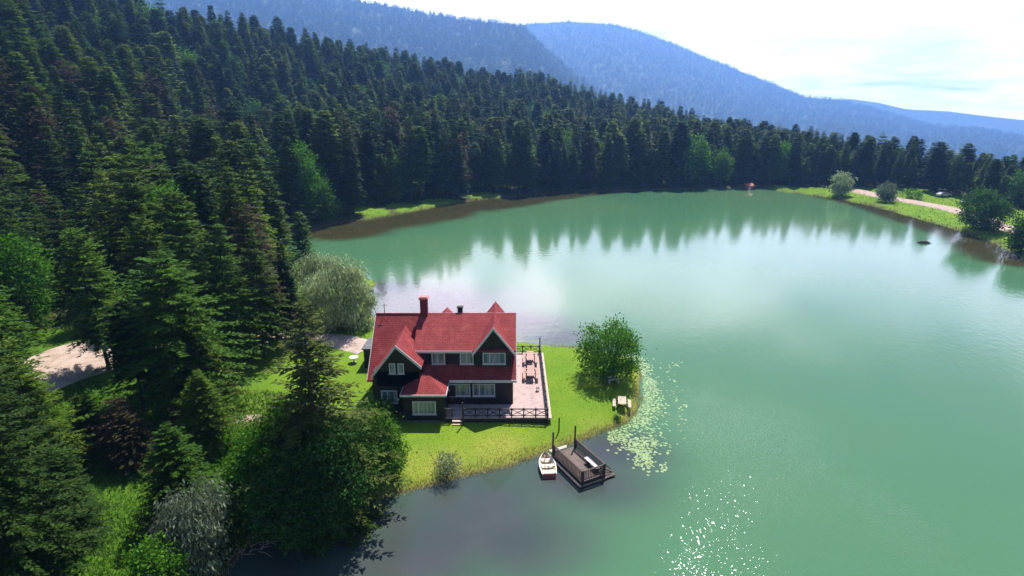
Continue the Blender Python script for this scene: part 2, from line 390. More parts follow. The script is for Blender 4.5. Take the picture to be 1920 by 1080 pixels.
# ---------------------------------------------------------------- water
def w_brown(x, y, z):      # submerged red-brown weed in the shallows along the left and right of the far shore
    d = -shore(x, y); fd = segdist(FARLINE, x, y, closed=False)
    a = np.arctan2(x, y)
    pl = np.interp(a, [math.atan2(*G(px, 380)) for px in (400, 700, 980, 1150, 1300, 1480, 1650, 1800, 1990)], [15, 20, 22, 8, .1, .6, 9.0, 10, 6])
    wob = pl * (0.75 + .6 * fbm(x, y, 12, 21))
    far = np.clip((y - 60) / 10, 0, 1)
    return np.clip((wob - fd) / (0.25 * wob + .3), 0, 1) * far
def w_slate(x, y, z):      # dark weedy shallows round the point
    d = -shore(x, y)
    v = np.zeros_like(x)
    for px, py, rx, ry in [(900,930,9,8),(1080,890,7,5),(800,1000,8,7),(620,1060,9,5),(960,1000,6,5),(1150,850,5,4),(800,570,15,11),(960,610,9,7),(1050,632,5,4),(720,545,9,6)]:
        c = G(px, py); v = np.maximum(v, np.exp(-(((x - c[0]) / rx) ** 2 + ((y - c[1]) / ry) ** 2) ** 1.6))
    return np.clip(v * (0.75 + .5 * fbm(x, y, 5, 31)), 0, 1)
def w_rip(x, y, z):        # wind-ruffled patch
    v = np.zeros_like(x)
    for px, py, rx, ry in [(1480,1080,10,10),(1390,960,6,8),(1430,860,8,11),(1580,980,9,10),(1520,1250,11,9)]:
        c = G(px, py); v = np.maximum(v, np.exp(-((x - c[0]) / rx) ** 2 - ((y - c[1]) / ry) ** 2))
    return np.clip(v * 1.4, 0, 1) * np.clip(0.55 + .6 * fbm(x, y, 4, 41), 0, 1)
def m_water():
    m, t, p, o = new_mat('lake water')
    big = noise(t, .016, 4, .5, lo=.35, hi=.65); mid = noise(t, .25, 5, .6, lo=.3, hi=.75)
    c = mixc(t, (.060, .160, .080), (.084, .176, .082), big)
    c = mixc(t, c, mixc(t, (.060, .062, .066), (.045, .062, .058), mid), attr(t, 'slate'))
    c = mixc(t, c, mixc(t, (.058, .044, .015), (.030, .040, .014), mid), attr(t, 'brown'))
    t.links.new(c, p.inputs['Base Color'])
    p.inputs['Roughness'].default_value = .07; p.inputs['IOR'].default_value = 1.33
    rg = N(t, 'ShaderNodeMapRange', inp={1: 0, 2: .5, 3: .09, 4: .055}); t.links.new(attr(t, 'ripple'), rg.inputs[0]); t.links.new(rg.outputs[0], p.inputs['Roughness'])
    h1 = noise(t, 1.3, 3, .5, stretch=(1, .6, 1)); h2 = noise(t, 13, 0, .6, stretch=(.7, 1, 1))
    b1 = N(t, 'ShaderNodeBump', inp={'Distance': .026}); wp = N(t, 'ShaderNodeMapRange', inp={1: .35, 2: .65, 3: .15, 4: 1.0}); t.links.new(noise(t, .035, 3, .5, stretch=(.5, 1, 1)), wp.inputs[0]); t.links.new(wp.outputs[0], b1.inputs['Strength']); t.links.new(h1, b1.inputs['Height'])
    b2 = N(t, 'ShaderNodeBump', inp={'Distance': .0215}); t.links.new(h2, b2.inputs['Height'])
    t.links.new(attr(t, 'ripple'), b2.inputs['Strength']); t.links.new(b1.outputs[0], b2.inputs['Normal']); t.links.new(b2.outputs[0], p.inputs['Normal'])
    return m
WX = axis([(-80,-30,2),(-30,40,.7),(40,150,2.0),(150,200,3)]); WY = axis([(-80,14,5),(14,75,.7),(75,200,1.4),(200,240,1.4)])
water = link('water', grid_mesh('water', WX, WY, lambda x, y: x * 0, {'brown': w_brown, 'slate': w_slate, 'ripple': w_rip}, keep=lambda x, y: shore(x, y) < 3.0), None, m_water())
tag(water, kind='structure')

# ---------------------------------------------------------------- mountains
def mountain(name, tab, r_base, z_base, th, seed, mat, azn=200, rn=46, amp=10):
    az = np.array([math.atan2(ray(p[0], p[1])[0], ray(p[0], p[1])[1]) for p in tab])
    rr = np.array([p[2] for p in tab], float)
    zr = np.array([CAMZ + p[2] * ray(p[0], p[1])[2] / math.hypot(*ray(p[0], p[1])[:2]) for p in tab]) - th
    A = np.linspace(az[0], az[-1], azn); T = np.concatenate([np.linspace(0, 1, rn), 1 + np.linspace(.05, .6, 8)])
    RR, ZR = np.interp(A, az, rr), np.interp(A, az, zr)
    co = np.zeros((len(T), azn, 3))
    for j, tt in enumerate(T):
        r = r_base + (RR - r_base) * tt
        x, y = r * np.sin(A), r * np.cos(A)
        zb = np.minimum(z_base, ZR - 20)
        z = np.where(tt <= 1, zb + (ZR - zb) * min(tt, 1) ** 1.25, ZR - (tt - 1) * (RR - r_base) * .5)
        z = z + (fbm(x, y, 480, seed) - .62) * amp * 2 * math.sin(min(tt, 1) * math.pi) ** .7 + (fbm(x, y, 110, seed + 5) - .5) * amp * .4
        co[j] = np.stack([x, y, z], -1)
    i = np.arange(len(T) * azn).reshape(len(T), azn)
    F = np.stack([i[:-1, :-1], i[:-1, 1:], i[1:, 1:], i[1:, :-1]], -1).reshape(-1, 4)
    me = bpy.data.meshes.new(name); me.from_pydata(co.reshape(-1, 3).tolist(), [], F.tolist()); me.update()
    me.polygons.foreach_set('use_smooth', np.ones(len(F), bool))
    o = link(name, me, None, mat); tag(o, kind='structure')
    return co[:rn + 1]
M['hill'] = plain('wooded hillside', (.045, .075, .030), .95, (.11, .13, .065), .02, spec=.1)
M1 = [(-500,-60,2888),(0,-60,2888),(300,-55,2888),(500,-40,2785),(650,-8,2681),(700,3,2681),(780,17,2640),(860,31,2578),(930,36,2578),(980,47,2475),(1010,76,2372),(1060,122,2228),(1120,167,2062),(1200,217,1856),(1300,258,1691),(1420,300,1609)]
M2 = [(500,80,4400),(800,58,4400),(900,50,4510),(960,46,4620),(1000,41,4620),(1060,37,4620),(1150,42,4620),(1200,55,4620),(1260,78,4620),(1300,95,4576),(1360,118,4510),(1400,135,4466),(1460,158,4400),(1510,178,4356),(1580,185,4290),(1640,200,4180),(1700,218,4070),(1750,232,3960),(1830,235,3960),(1900,250,3850),(2000,262,3740),(2300,300,3520)]
M3 = [(1300,250,5800),(1500,210,5800),(1590,184,5800),(1650,192,5800),(1700,204,5800),(1780,208,5800),(1850,217,5800),(1920,224,5800),(2200,236,5800)]
g1 = mountain('mountain', M1, 700, -75, 12, 61, M['hill'], amp=20)
g2 = mountain('mountain', M2, 1300, -130, 14, 71, M['hill'], amp=24)
g3 = mountain('hills', M3, 4900, -230, 4, 81, M['hill'], azn=100, rn=14, amp=14)

# ---------------------------------------------------------------- tree makers
def kites(P, D, L, Wd, Nn):
    """leaf-spray quads: root P, direction D, length L, width Wd, side vector Nn"""
    D = D / np.linalg.norm(D, axis=1, keepdims=True); Nn = Nn / (np.linalg.norm(Nn, axis=1, keepdims=True) + 1e-9)
    L = L[:, None]; Wd = Wd[:, None]
    return np.stack([P, P + D * L * .45 + Nn * Wd * .5, P + D * L, P + D * L * .45 - Nn * Wd * .5], 1)
def fir_crown(seed, H=20, Rr=3.4, cb=.16, levels=42, per=9, spr=9, size=.75, form='cone', sparse=0.0, wf=.5, tier=0):
    rs = np.random.RandomState(seed); out = []
    lean = rs.uniform(-.02, .02, 2)
    lob = rs.uniform(0, 6.28, 3)
    for i in range(levels):
        t = (i + rs.uniform(-.3, .3)) / levels; t = min(max(t, 0), .995); z0 = H * (cb + (1 - cb) * t)
        prof = (1 - t) ** .8 if form == 'cone' else (1 - t ** 2.4) ** .6 * (.82 + .25 * (1 - t))
        low = .72 + .28 * min(t / .12, 1)
        n = max(3, int(per * (.45 + .55 * prof)))
        a0 = rs.uniform(0, 6.28)
        for k in range(n):
            if rs.rand() < sparse: continue
            a = a0 + 6.283 * k / n + rs.normal(0, .18)
            wob = 1 + .16 * math.sin(2 * a + lob[0] + z0 * .25) + .12 * math.sin(3 * a + lob[1] - z0 * .5)
            L = max(.35, Rr * prof * low * wob * rs.uniform(.62, 1.12))
            up = rs.uniform(.05, .30) + .35 * t ** 3; dr = rs.uniform(.25, .42) * (1.1 - t)
            if tier: up = rs.uniform(.02, .30) + .5 * t ** 3; dr = rs.uniform(.16, .36) * (1.1 - t)
            m = max(2, int(spr * (.35 + .65 * L / Rr)))
            s = np.linspace(.18, 1, m) + rs.uniform(-.04, .04, m)
            ca, sa = math.cos(a), math.sin(a)
            for side in (-1, 1, 0):
                ss = s if side else s[-1:]
                r = L * ss
                P = np.stack([ca * r + lean[0] * z0, sa * r + lean[1] * z0, z0 + L * (up * ss - dr * ss ** 2) + rs.uniform(-.08, .08, len(ss)) * size], 1)
                ang = a + side * rs.uniform(.55, 1.1, len(ss))
                D = np.stack([np.cos(ang), np.sin(ang), rs.uniform(-.35, .12, len(ss))], 1)
                ln = size * (.55 + .7 * rs.rand(len(ss))) * (.65 + .5 * np.minimum(1, L / 1.6)) * (1.15 - .45 * ss)
                Nn = np.stack([-np.sin(ang), np.cos(ang), rs.uniform(-.5, .5, len(ss))], 1)
                out.append(kites(P, D, ln, ln * wf, Nn))
    # leader
    P = np.array([[lean[0] * H, lean[1] * H, H * .975]] * 4); a = np.array([0, 1.57, 3.14, 4.71])
    out.append(kites(P, np.stack([.25 * np.cos(a), .25 * np.sin(a), np.ones(4)], 1), np.full(4, H * .035), np.full(4, .16), np.stack([-np.sin(a), np.cos(a), a * 0], 1)))
    return np.concatenate(out)
def trunk_mb(H, r, seed=0, n=7, bend=.1):
    rs = random.Random(seed); mb = MB()
    pts = [(rs.uniform(-bend, bend) * k / 5, rs.uniform(-bend, bend) * k / 5, -.5 + (H * .97 + .5) * k / 6) for k in range(7)]
    mb.tube(pts, [r * (1.25 if k == 0 else 1) * (1 - .93 * k / 6) for k in range(7)], n); return mb
def join_me(name, Q, mat, tmb, tmat):
    """crown and trunk in one mesh, for the far forest"""
    nq = len(Q); V = np.concatenate([np.asarray(Q, float).reshape(-1, 3), np.array(tmb.v)]); F = [tuple(range(4 * i, 4 * i + 4)) for i in range(nq)] + [tuple(j + 4 * nq for j in f) for f in tmb.f]
    me = bpy.data.meshes.new(name); me.from_pydata(V.tolist(), [], F); me.update()
    me.materials.append(mat); me.materials.append(tmat)
    mi = np.zeros(len(F), np.int32); mi[nq:] = 1; me.polygons.foreach_set('material_index', mi); return me

FH = 20.0    # reference height of the fir meshes
fir_spec = [dict(Rr=3.9, cb=.10, form='cone'), dict(Rr=3.4, cb=.26, form='round'), dict(Rr=4.1, cb=.14, form='cone', levels=38),
            dict(Rr=3.2, cb=.36, form='round', levels=34), dict(Rr=3.8, cb=.12, form='round'), dict(Rr=3.2, cb=.12, form='cone', levels=40)]
FIR, TRK = {}, {}
for i, sp in enumerate(fir_spec):
    sp = dict(sp); sp.setdefault('levels', 40)
    Q = fir_crown(100 + i, FH, per=12, spr=12, size=.85, wf=.45, **sp)
    FIR[('needles', i)] = quads_mesh('fir_crown', Q, M['needles'])
    if i in (0, 2, 4, 5): FIR[('needles_lush', i)] = quads_mesh('fir_crown', Q, M['needles_lush'])
    if i in (1, 3): FIR[('needles_dry', i)] = quads_mesh('fir_crown', fir_crown(150 + i, FH, per=9, spr=7, size=.9, wf=.32, sparse=.22, **sp), M['needles_dry'])
    me = mesh_from('fir_trunk', trunk_mb(FH, .30, i).v, trunk_mb(FH, .30, i).f, [M['bark']], True); TRK[i] = me

for i, (rr_, cb_, lv, fm) in enumerate(((6.4, .12, 17, 'cone'), (6.0, .22, 15, 'round'), (6.8, .10, 19, 'cone'))):
    Q = fir_crown(200 + i, FH, Rr=rr_, cb=cb_, levels=int(lv * 1.25), per=22, spr=26, size=.66, wf=.36, form=fm, tier=1)
    FIR[('needles', 6 + i)] = quads_mesh('fir_crown', Q, M['needles']); FIR[('needles_lush', 6 + i)] = quads_mesh('fir_crown', Q, M['needles_lush']); TRK[6 + i] = TRK[i]
    FIR[('needles_dry', 6 + i)] = quads_mesh('fir_crown', fir_crown(220 + i, FH, Rr=rr_ * .9, cb=cb_, levels=lv, per=13, spr=15, size=.7, wf=.28, form=fm, sparse=.2, tier=1), M['needles_dry'])
FIR[('needles', 9)] = quads_mesh('fir_crown', fir_crown(260, FH, Rr=6.2, cb=.08, levels=30, per=24, spr=46, size=.40, wf=.34, form='cone', tier=1), M['needles_deep']); TRK[9] = TRK[2]
IND = []     # (object, kind) for later
def place_tree(name, crown_me, trunk_me, x, y, sc, rz, label, cat='tree', group=None, z=None, sxy=None):
    z = tz(x, y) - .1 if z is None else z
    e = empty(name, (x, y, z), label, cat, group, rz); e.rotation_euler = (.035 * math.sin(x * 7.1 + y), .035 * math.cos(y * 5.3 - x), rz)
    s3 = (sc * (sxy or 1), sc * (sxy or 1), sc)
    e.scale = s3
    c = link('crown', crown_me, e); t = link('trunk', trunk_me, e)
    return e
def fir_at(px, py, pytop, v, kind, label, wid=1.0, rz=0, zg=1.0, group=None, Hm=None):
    x, y = G(px, py, zg); z = tz(x, y); x, y = G(px, py, z)
    H = Hm or (height_for_top(x, y, pytop) - z)
    return place_tree('fir_tree', FIR[(kind, v)], TRK[v], x, y, H / FH, rz, label, 'fir tree', group, z=z - .1, sxy=wid)

def ordinal(n):
    w = ['first','second','third','fourth','fifth','sixth','seventh','eighth','ninth','tenth','eleventh','twelfth','thirteenth','fourteenth','fifteenth','sixteenth','seventeenth','eighteenth','nineteenth','twentieth']
    t = {20: 'twenty', 30: 'thirty', 40: 'forty', 50: 'fifty', 60: 'sixty', 70: 'seventy', 80: 'eighty', 90: 'ninety'}
    if n <= 20: return w[n - 1]
    if n % 10 == 0: return {30: 'thirtieth', 40: 'fortieth', 50: 'fiftieth', 60: 'sixtieth', 70: 'seventieth', 80: 'eightieth', 90: 'ninetieth'}[n]
    return t[n - n % 10] + '-' + w[n % 10 - 1]

# ---------------------------------------------------------------- the fir trees that stand out one by one
fir_list = [  # base px, base py, top py, variant, needles, width, label
    (40, 1130, 600, 9, 'needles', 1.0, 'huge dark fir filling the bottom left corner of the picture'),
    (-30, 930, 490, 6, 'needles_lush', 1.0, 'tall fir at the left frame edge, behind the corner fir'),
    (20, 790, 520, 7, 'needles_lush', 1.0, 'broad fir with its crown reaching over the left end of the dirt clearing'),
    (348, 975, 792, 6, 'needles_lush', 1.35, 'short bushy bright fir on the meadow above the grey willow shrub'),
    (345, 775, 476, 7, 'needles_lush', 1.22, 'broad tall fir with bright tips rising in front of the dirt clearing'),
    (270, 765, 560, 3, 'needles', 1.3, 'bare-trunked fir standing left against the dirt clearing'),
    (405, 775, 580, 8, 'needles', .95, 'dark fir right of the clearing, casting shade on the small lawn'),
    (440, 690, 398, 6, 'needles_lush', .85, 'tall bright-tipped fir above the small lawn'),
    (496, 668, 420, 8, 'needles', .72, 'dense dark fir behind the small lawn'),
    (548, 640, 452, 5, 'needles', 1.15, 'slim fir at the lake end of the wood, left of the silver willow'),
    (522, 655, 500, 1, 'needles_dry', 1.2, 'thin brownish fir between dark firs left of the silver willow'),
    (372, 700, 378, 8, 'needles_lush', .85, 'large bright green fir with a rounded top near the wood edge'),
    (235, 858, 742, 7, 'needles_dry', 1.5, 'low brown ragged fir below the dirt clearing'),
    (205, 690, 425, 7, 'needles_lush', .85, 'fir at the back edge of the dirt clearing'),
    (655, 1010, 815, 8, 'needles', 1.15, 'dark low fir at the waterline inside the leafy clump'),
    (255, 872, 770, 8, 'needles', 1.5, 'small dark fir beside the low brown one on the meadow'),
    (395, 840, 690, 6, 'needles', 1.3, 'dark fir between the small lawn and the shaded meadow'),
    (455, 640, 470, 8, 'needles', .8, 'dark fir deep behind the small lawn'),
    (140, 1010, 840, 9, 'needles', 1.3, 'dark fir at the right edge of the corner fir'),
    (92, 905, 650, 8, 'needles', .95, 'dark fir standing right behind the corner fir'),
    (172, 838, 735, 6, 'needles', 1.5, 'low dark fir at the near edge of the dirt clearing'),
]
IND_POS = []
for px, py, pt, v, kd, wd, lb in fir_list:
    
    e = fir_at(px, py, pt, v, kd, lb, wid=wd, rz=(px * 7 % 63) / 10, group='firs around the clearing and small lawn'); IND_POS.append((e.location.x, e.location.y))

# sparse half-dead fir in front of the house
rs0 = np.random.RandomState(5)
Qs = fir_crown(901, FH, Rr=5.6, cb=.12, levels=30, per=14, spr=20, size=.62, wf=.34, form='cone', sparse=.14, tier=1)
x, y = G(608, 950, 1.0); z = tz(x, y); H = height_for_top(x, y, 553) - z
sp_e = empty('fir_tree', (x, y, z - .1), 'tall ragged dark fir rising through the leafy clump left of the house', 'fir tree', None, .4)
sp_e.scale = (H / FH * 1.15,) * 2 + (H / FH,)
link('crown', quads_mesh('sparse_crown', Qs, M['needles_olive']), sp_e)
mbt = trunk_mb(FH, .34, 77)
rr = random.Random(8)
for k in range(46):
    zz = FH * (.2 + .75 * k / 46); a = rr.uniform(0, 6.28); L = 3.6 * (1 - k / 52) * rr.uniform(.6, 1.1)
    mbt.tube([(0, 0, zz), (math.cos(a) * L * .5, math.sin(a) * L * .5, zz + .1), (math.cos(a) * L, math.sin(a) * L, zz - .25 * L * .5)], [.07, .045, .015], 4)
link('trunk', mesh_from('trunk', mbt.v, mbt.f, [M['bark_grey']], True), sp_e); IND_POS.append((x, y))
x, y = G(338, 812, 1.0)
place_tree('fir_tree', quads_mesh('rust_crown', fir_crown(955, FH, Rr=6, cb=.25, levels=12, per=7, spr=6, size=1.6, wf=.3, sparse=.35), M['needles_rust']), TRK[3], x, y, .17, 0, 'small dying fir with rust-red needles beside the dark firs', 'fir tree')

# ---------------------------------------------------------------- broadleaf trees, willows, shrubs
def leafy(seed, H, Rr, n_cl=60, leaves=70, lsize=.28, z0=.25, flat=.8, clr=.85, wf=.55, droop=0.0, trunk_r=.18, shell=.45, lobes=5):
    """crown of leaf clusters carried on real limbs; returns kites, trunk MB"""
    rs = np.random.RandomState(seed); cc = H * (z0 + (1 - z0) / 2); hh = H * (1 - z0) / 2
    lb = rs.normal(size=(lobes, 3)); lb /= np.linalg.norm(lb, axis=1, keepdims=True)
    C = []
    while len(C) < n_cl:
        d = rs.normal(size=3); d /= np.linalg.norm(d)
        r = (shell + (1 - shell) * rs.rand() ** .5) * (.56 + .56 * max(0, (lb @ d).max()))
        C.append((d[0] * Rr * r, d[1] * Rr * r, cc + d[2] * hh * r))
    C = np.array(C); out = []
    for c in C:
        n = int(leaves * rs.uniform(.6, 1.4)); off = rs.normal(size=(n, 3)) * clr * np.array([.5, .5, .5 * flat]) * rs.uniform(.7, 1.3)
        P = c + off
        if droop:
            D = np.stack([off[:, 0] * .35 + rs.normal(size=n) * .3, off[:, 1] * .35 + rs.normal(size=n) * .3, -np.full(n, droop)], 1)
            P[:, 2] -= droop * .5 * rs.rand(n)
        else:
            D = off * 1.2 + rs.normal(size=(n, 3)) * .6; D[:, 2] -= .15
        Nn = np.cross(D, rs.normal(size=(n, 3)))
        L = lsize * rs.uniform(.6, 1.4, n); out.append(kites(P, D, L, L * wf, Nn))
    mb = MB(); th = H * (z0 + .15)
    mb.tube([(0, 0, -.4), (rs.uniform(-.1, .1), rs.uniform(-.1, .1), th * .5), (rs.uniform(-.2, .2), rs.uniform(-.2, .2), th)], [trunk_r * 1.3, trunk_r, trunk_r * .8], 8)
    top = mb.v[-4]
    for c in C[::3]:
        s = Vector((0, 0, th * rs.uniform(.6, 1))); e = Vector(c); m = s.lerp(e, .5) + Vector((0, 0, .08 * H * rs.rand()))
        mb.tube([s, m, e], [trunk_r * .45, trunk_r * .28, trunk_r * .08], 5)
    return np.concatenate(out), mb
def leafy_at(name, px, py, pytop, rad_px, seed, mat, label, cat='tree', zg=.8, bark='bark', group=None, **kw):
    x, y = G(px, py, zg); z = tz(x, y); x, y = G(px, py, max(z, 0)); z = max(tz(x, y), 0.0)
    H = height_for_top(x, y, pytop) - z; zc = y * cP + (CAMZ - z) * sP; Rr = rad_px * zc / FPX
    Q, mb = leafy(seed, H, Rr, **kw)
    e = empty(name, (x, y, z - .05), label, cat, group)
    link('crown' if cat == 'tree' else 'foliage', quads_mesh('crown', Q, M[mat]), e)
    link('trunk' if cat == 'tree' else 'stem', mesh_from('trunk', mb.v, mb.f, [M[bark]], True), e)
    return e
leafy_at('broadleaf_tree', 1143, 706, 612, 57, 11, 'leaves', 'round leafy tree alone near the tip of the grassy point', n_cl=120, leaves=85, lsize=.24, z0=.05, clr=.8, trunk_r=.2, lobes=8)
leafy_at('broadleaf_tree', 535, 965, 745, 72, 12, 'leaves', 'bright leafy tree at the left of the clump around the ragged fir', n_cl=170, leaves=130, lsize=.20, z0=.04, clr=.75, trunk_r=.14)
leafy_at('broadleaf_tree', 625, 1010, 790, 78, 13, 'leaves_dark', 'dark leafy tree overhanging the water below the ragged fir', n_cl=180, leaves=130, lsize=.20, z0=.02, clr=.8, trunk_r=.14)
leafy_at('broadleaf_tree', 688, 935, 748, 58, 14, 'leaves', 'leafy tree nearest the front left corner of the house', n_cl=150, leaves=130, lsize=.19, z0=.03, clr=.7, trunk_r=.12)
leafy_at('broadleaf_tree', 612, 920, 770, 62, 15, 'leaves_dark', 'leafy tree directly behind the ragged fir trunk', n_cl=130, leaves=120, lsize=.20, z0=.03, clr=.75, trunk_r=.12)
leafy_at('broadleaf_tree', 555, 1030, 850, 62, 17, 'leaves_dark', 'low dark tree at the waterline under the leafy clump', n_cl=130, leaves=120, lsize=.20, z0=.02, clr=.7, trunk_r=.1)
leafy_at('broadleaf_tree', 478, 948, 815, 40, 51, 'leaves', 'small bright tree at the far left of the leafy clump', n_cl=70, leaves=110, lsize=.18, z0=.02, clr=.6, trunk_r=.09)
leafy_at('broadleaf_tree', 728, 900, 800, 30, 52, 'leaves', 'small bright tree at the right end of the leafy clump, over the bank', n_cl=50, leaves=110, lsize=.18, z0=.02, clr=.55, trunk_r=.08)
leafy_at('broadleaf_tree', 500, 1000, 880, 40, 53, 'leaves_dark', 'low dark tree at the lower left foot of the leafy clump', n_cl=70, leaves=110, lsize=.18, z0=.02, clr=.6, trunk_r=.08)
leafy_at('willow_tree', 638, 618, 474, 55, 21, 'willow', 'big silvery green willow on the shore left of the house', n_cl=130, leaves=110, lsize=.40, z0=.03, clr=1.0, wf=.28, droop=.75, trunk_r=.22, bark='bark_grey', lobes=7)
leafy_at('willow_tree', 598, 560, 470, 38, 22, 'willow', 'smaller silvery willow half behind the big one', n_cl=70, leaves=90, lsize=.40, z0=.03, clr=.9, wf=.28, droop=.7, trunk_r=.15, bark='bark_grey')
leafy_at('willow_tree', 672, 615, 520, 36, 23, 'willow', 'drooping silvery willow leaning over the water behind the house', n_cl=70, leaves=90, lsize=.38, z0=.0, clr=.8, wf=.28, droop=.8, trunk_r=.12, bark='bark_grey')
leafy_at('shrub', 372, 1050, 915, 62, 24, 'willow_grey', 'grey-green drooping shrub by the water in the lower left', 'shrub', n_cl=100, leaves=100, lsize=.30, z0=.0, clr=.75, wf=.3, droop=.6, trunk_r=.08, bark='bark_grey', lobes=8)
leafy_at('shrub', 455, 985, 905, 36, 25, 'leaves', 'bright green shrub between the grey shrub and the leafy clump', 'shrub', n_cl=50, leaves=70, lsize=.22, z0=.0, clr=.6, trunk_r=.06)
leafy_at('shrub', 300, 1110, 1000, 40, 26, 'leaves', 'green shrub low at the water edge in the lower left', 'shrub', n_cl=50, leaves=70, lsize=.2, z0=.0, clr=.6, trunk_r=.06)
leafy_at('shrub', 585, 610, 545, 42, 27, 'leaves', 'light green bush at the foot of the silver willow', 'shrub', n_cl=50, leaves=70, lsize=.28, z0=.0, clr=.7, trunk_r=.06)
leafy_at('shrub', 840, 893, 855, 24, 28, 'willow_grey', 'pale feathery bush standing at the waterline in front of the house', 'shrub', zg=0.1, n_cl=30, leaves=60, lsize=.22, z0=.0, clr=.45, wf=.2, trunk_r=.03)
leafy_at('shrub', 1157, 792, 780, 9, 29, 'leaves_dark', 'tiny dark bush alone on the lawn below the picnic table', 'shrub', n_cl=10, leaves=40, lsize=.12, z0=.0, clr=.25, trunk_r=.02)
leafy_at('shrub', 420, 640, 575, 40, 30, 'leaves_dark', 'dark bush under the firs at the back of the small lawn', 'shrub', n_cl=45, leaves=60, lsize=.3, z0=.0, clr=.7, trunk_r=.05)
leafy_at('shrub', 725, 790, 745, 26, 41, 'leaves', 'small bush against the front left corner of the house', 'shrub', n_cl=26, leaves=60, lsize=.2, z0=.0, clr=.5, trunk_r=.04)
# right shore
leafy_at('willow_tree', 1577, 367, 320, 18, 31, 'willow', 'pale willow on the far shore where the open bank begins', n_cl=60, leaves=60, lsize=.7, z0=.0, clr=1.3, wf=.35, droop=.6, trunk_r=.2, bark='bark_grey')
leafy_at('willow_tree', 1660, 379, 345, 17, 32, 'willow_grey', 'low willow beside the sandy path on the far shore', n_cl=50, leaves=60, lsize=.6, z0=.0, clr=1.1, wf=.35, droop=.5, trunk_r=.15, bark='bark_grey')
leafy_at('broadleaf_tree', 1838, 432, 350, 42, 33, 'leaves_dark', 'round dark tree leaning over the right shore', n_cl=110, leaves=80, lsize=.5, z0=.02, clr=1.2, trunk_r=.2)
leafy_at('broadleaf_tree', 1925, 475, 395, 34, 34, 'leaves_dark', 'leafy tree cut by the right frame edge', n_cl=80, leaves=70, lsize=.45, z0=.0, clr=1.1, trunk_r=.15)
leafy_at('shrub', 1710, 372, 352, 14, 35, 'leaves', 'small bright bush between the far path and the wood', 'shrub', n_cl=20, leaves=40, lsize=.5, z0=.0, clr=.8, trunk_r=.05)
leafy_at('shrub', 1880, 378, 358, 22, 36, 'leaves_dark', 'dark bush behind the round tree on the right shore', 'shrub', n_cl=30, leaves=40, lsize=.5, z0=.0, clr=.9, trunk_r=.05)
leafy_at('shrub', 972, 347, 315, 20, 37, 'leaves', 'bright green bush in the sunny gap of the far wood', 'shrub', n_cl=40, leaves=50, lsize=.6, z0=.0, clr=1.0, trunk_r=.05)
leafy_at('shrub', 622, 415, 370, 16, 38, 'leaves', 'light green sapling at the far shore behind the silver willow', 'shrub', n_cl=30, leaves=50, lsize=.5, z0=.0, clr=.9, trunk_r=.05)
leafy_at('broadleaf_tree', 575, 420, 270, 26, 39, 'leaves', 'slender light green tree among the dark firs by the far left shore', n_cl=60, leaves=60, lsize=.6, z0=.1, clr=1.3, trunk_r=.15)
leafy_at('broadleaf_tree', 30, 640, 420, 70, 40, 'leaves', 'rounded leafy tree in the wood at the left frame edge', n_cl=110, leaves=80, lsize=.4, z0=.1, clr=1.2, trunk_r=.2)
leafy_at('broadleaf_tree', 335, 560, 330, 45, 42, 'leaves', 'bright leafy tree between the near firs and the tall dark wood', n_cl=90, leaves=70, lsize=.45, z0=.1, clr=1.3, trunk_r=.2)

# ---------------------------------------------------------------- the wood
def th_at(x, y):
    a = np.arctan2(x, np.maximum(y, 1)); r = np.hypot(x, y)
    th = np.interp(a, _az, [p[3] for p in ridge_tab])
    return th * np.interp(r, [50, 110, 200], [.62, .78, 1.0])
rs = np.random.RandomState(2024)
pts = []
for r0, r1, sp, a0, a1 in ((24, 150, 5.0, -99, 99), (150, 270, 5.3, -99, 17), (270, 520, 6.0, -99, 17), (150, 360, 4.2, 17, 99)):
    gx, gy = np.meshgrid(np.arange(-420, 330, sp), np.arange(-5, 490, sp))
    gx = gx + (np.arange(gx.shape[0]) % 2)[:, None] * sp / 2
    x = gx.ravel() + rs.uniform(-.42, .42, gx.size) * sp; y = gy.ravel() + rs.uniform(-.42, .42, gx.size) * sp
    r = np.hypot(x, y); a = np.arctan2(x, y)
    k = (r >= r0) & (r < r1) & (np.abs(a) < R(53)) & (a >= R(a0)) & (a < R(a1)) & (r < np.interp(a, _az, _R) + np.interp(a, _az[-6:-3], [22, 40, 75]))
    pts.append(np.stack([x[k], y[k]], 1))
P = np.concatenate(pts); x, y = P[:, 0], P[:, 1]
d = shore(x, y); k = (d > 1.6) & ~dens_open(x, y)
k &= ~((y < 90) & (segdist(OPEN, x, y) < 2.0)) & ~((segdist(OPEN2, x, y) < 1.5)) & (rs.rand(len(x)) > .05)
k &= ~((y < 60) & (x > -5))
for ix, iy in IND_POS: k &= np.hypot(x - ix, y - iy) > 3.6
x, y, d = x[k], y[k], d[k]; z = terrain(x, y); Ht = th_at(x, y) * rs.uniform(.62, 1.22, len(x)); Ht = np.where(rs.rand(len(x)) < .06, Ht * .6, Ht)
zc = y * cP + (CAMZ - z) * sP; px = 960 + FPX * x / zc
topv = 540 + FPX * ((CAMZ - z - Ht) * cP - y * sP) / (y * cP + (CAMZ - z - Ht) * sP)
vis = (px > -60) & (px < 1980) & (topv < 1080)
size = np.where(vis, Ht / zc, -1)
order = np.argsort(-size); N_IND = 262
ind = np.zeros(len(x), bool); ind[order[:N_IND]] = True
front = ind & (d < 8) & (y > 95)
dry = rs.rand(len(x)) < .07
variant = rs.randint(0, 6, len(x)); lush = (rs.rand(len(x)) < np.interp(np.hypot(x, y), [60, 110, 190], [.55, .35, .08]))
rowidx = {j: n + 1 for n, j in enumerate(sorted(np.where(front)[0], key=lambda j: px[j]))}
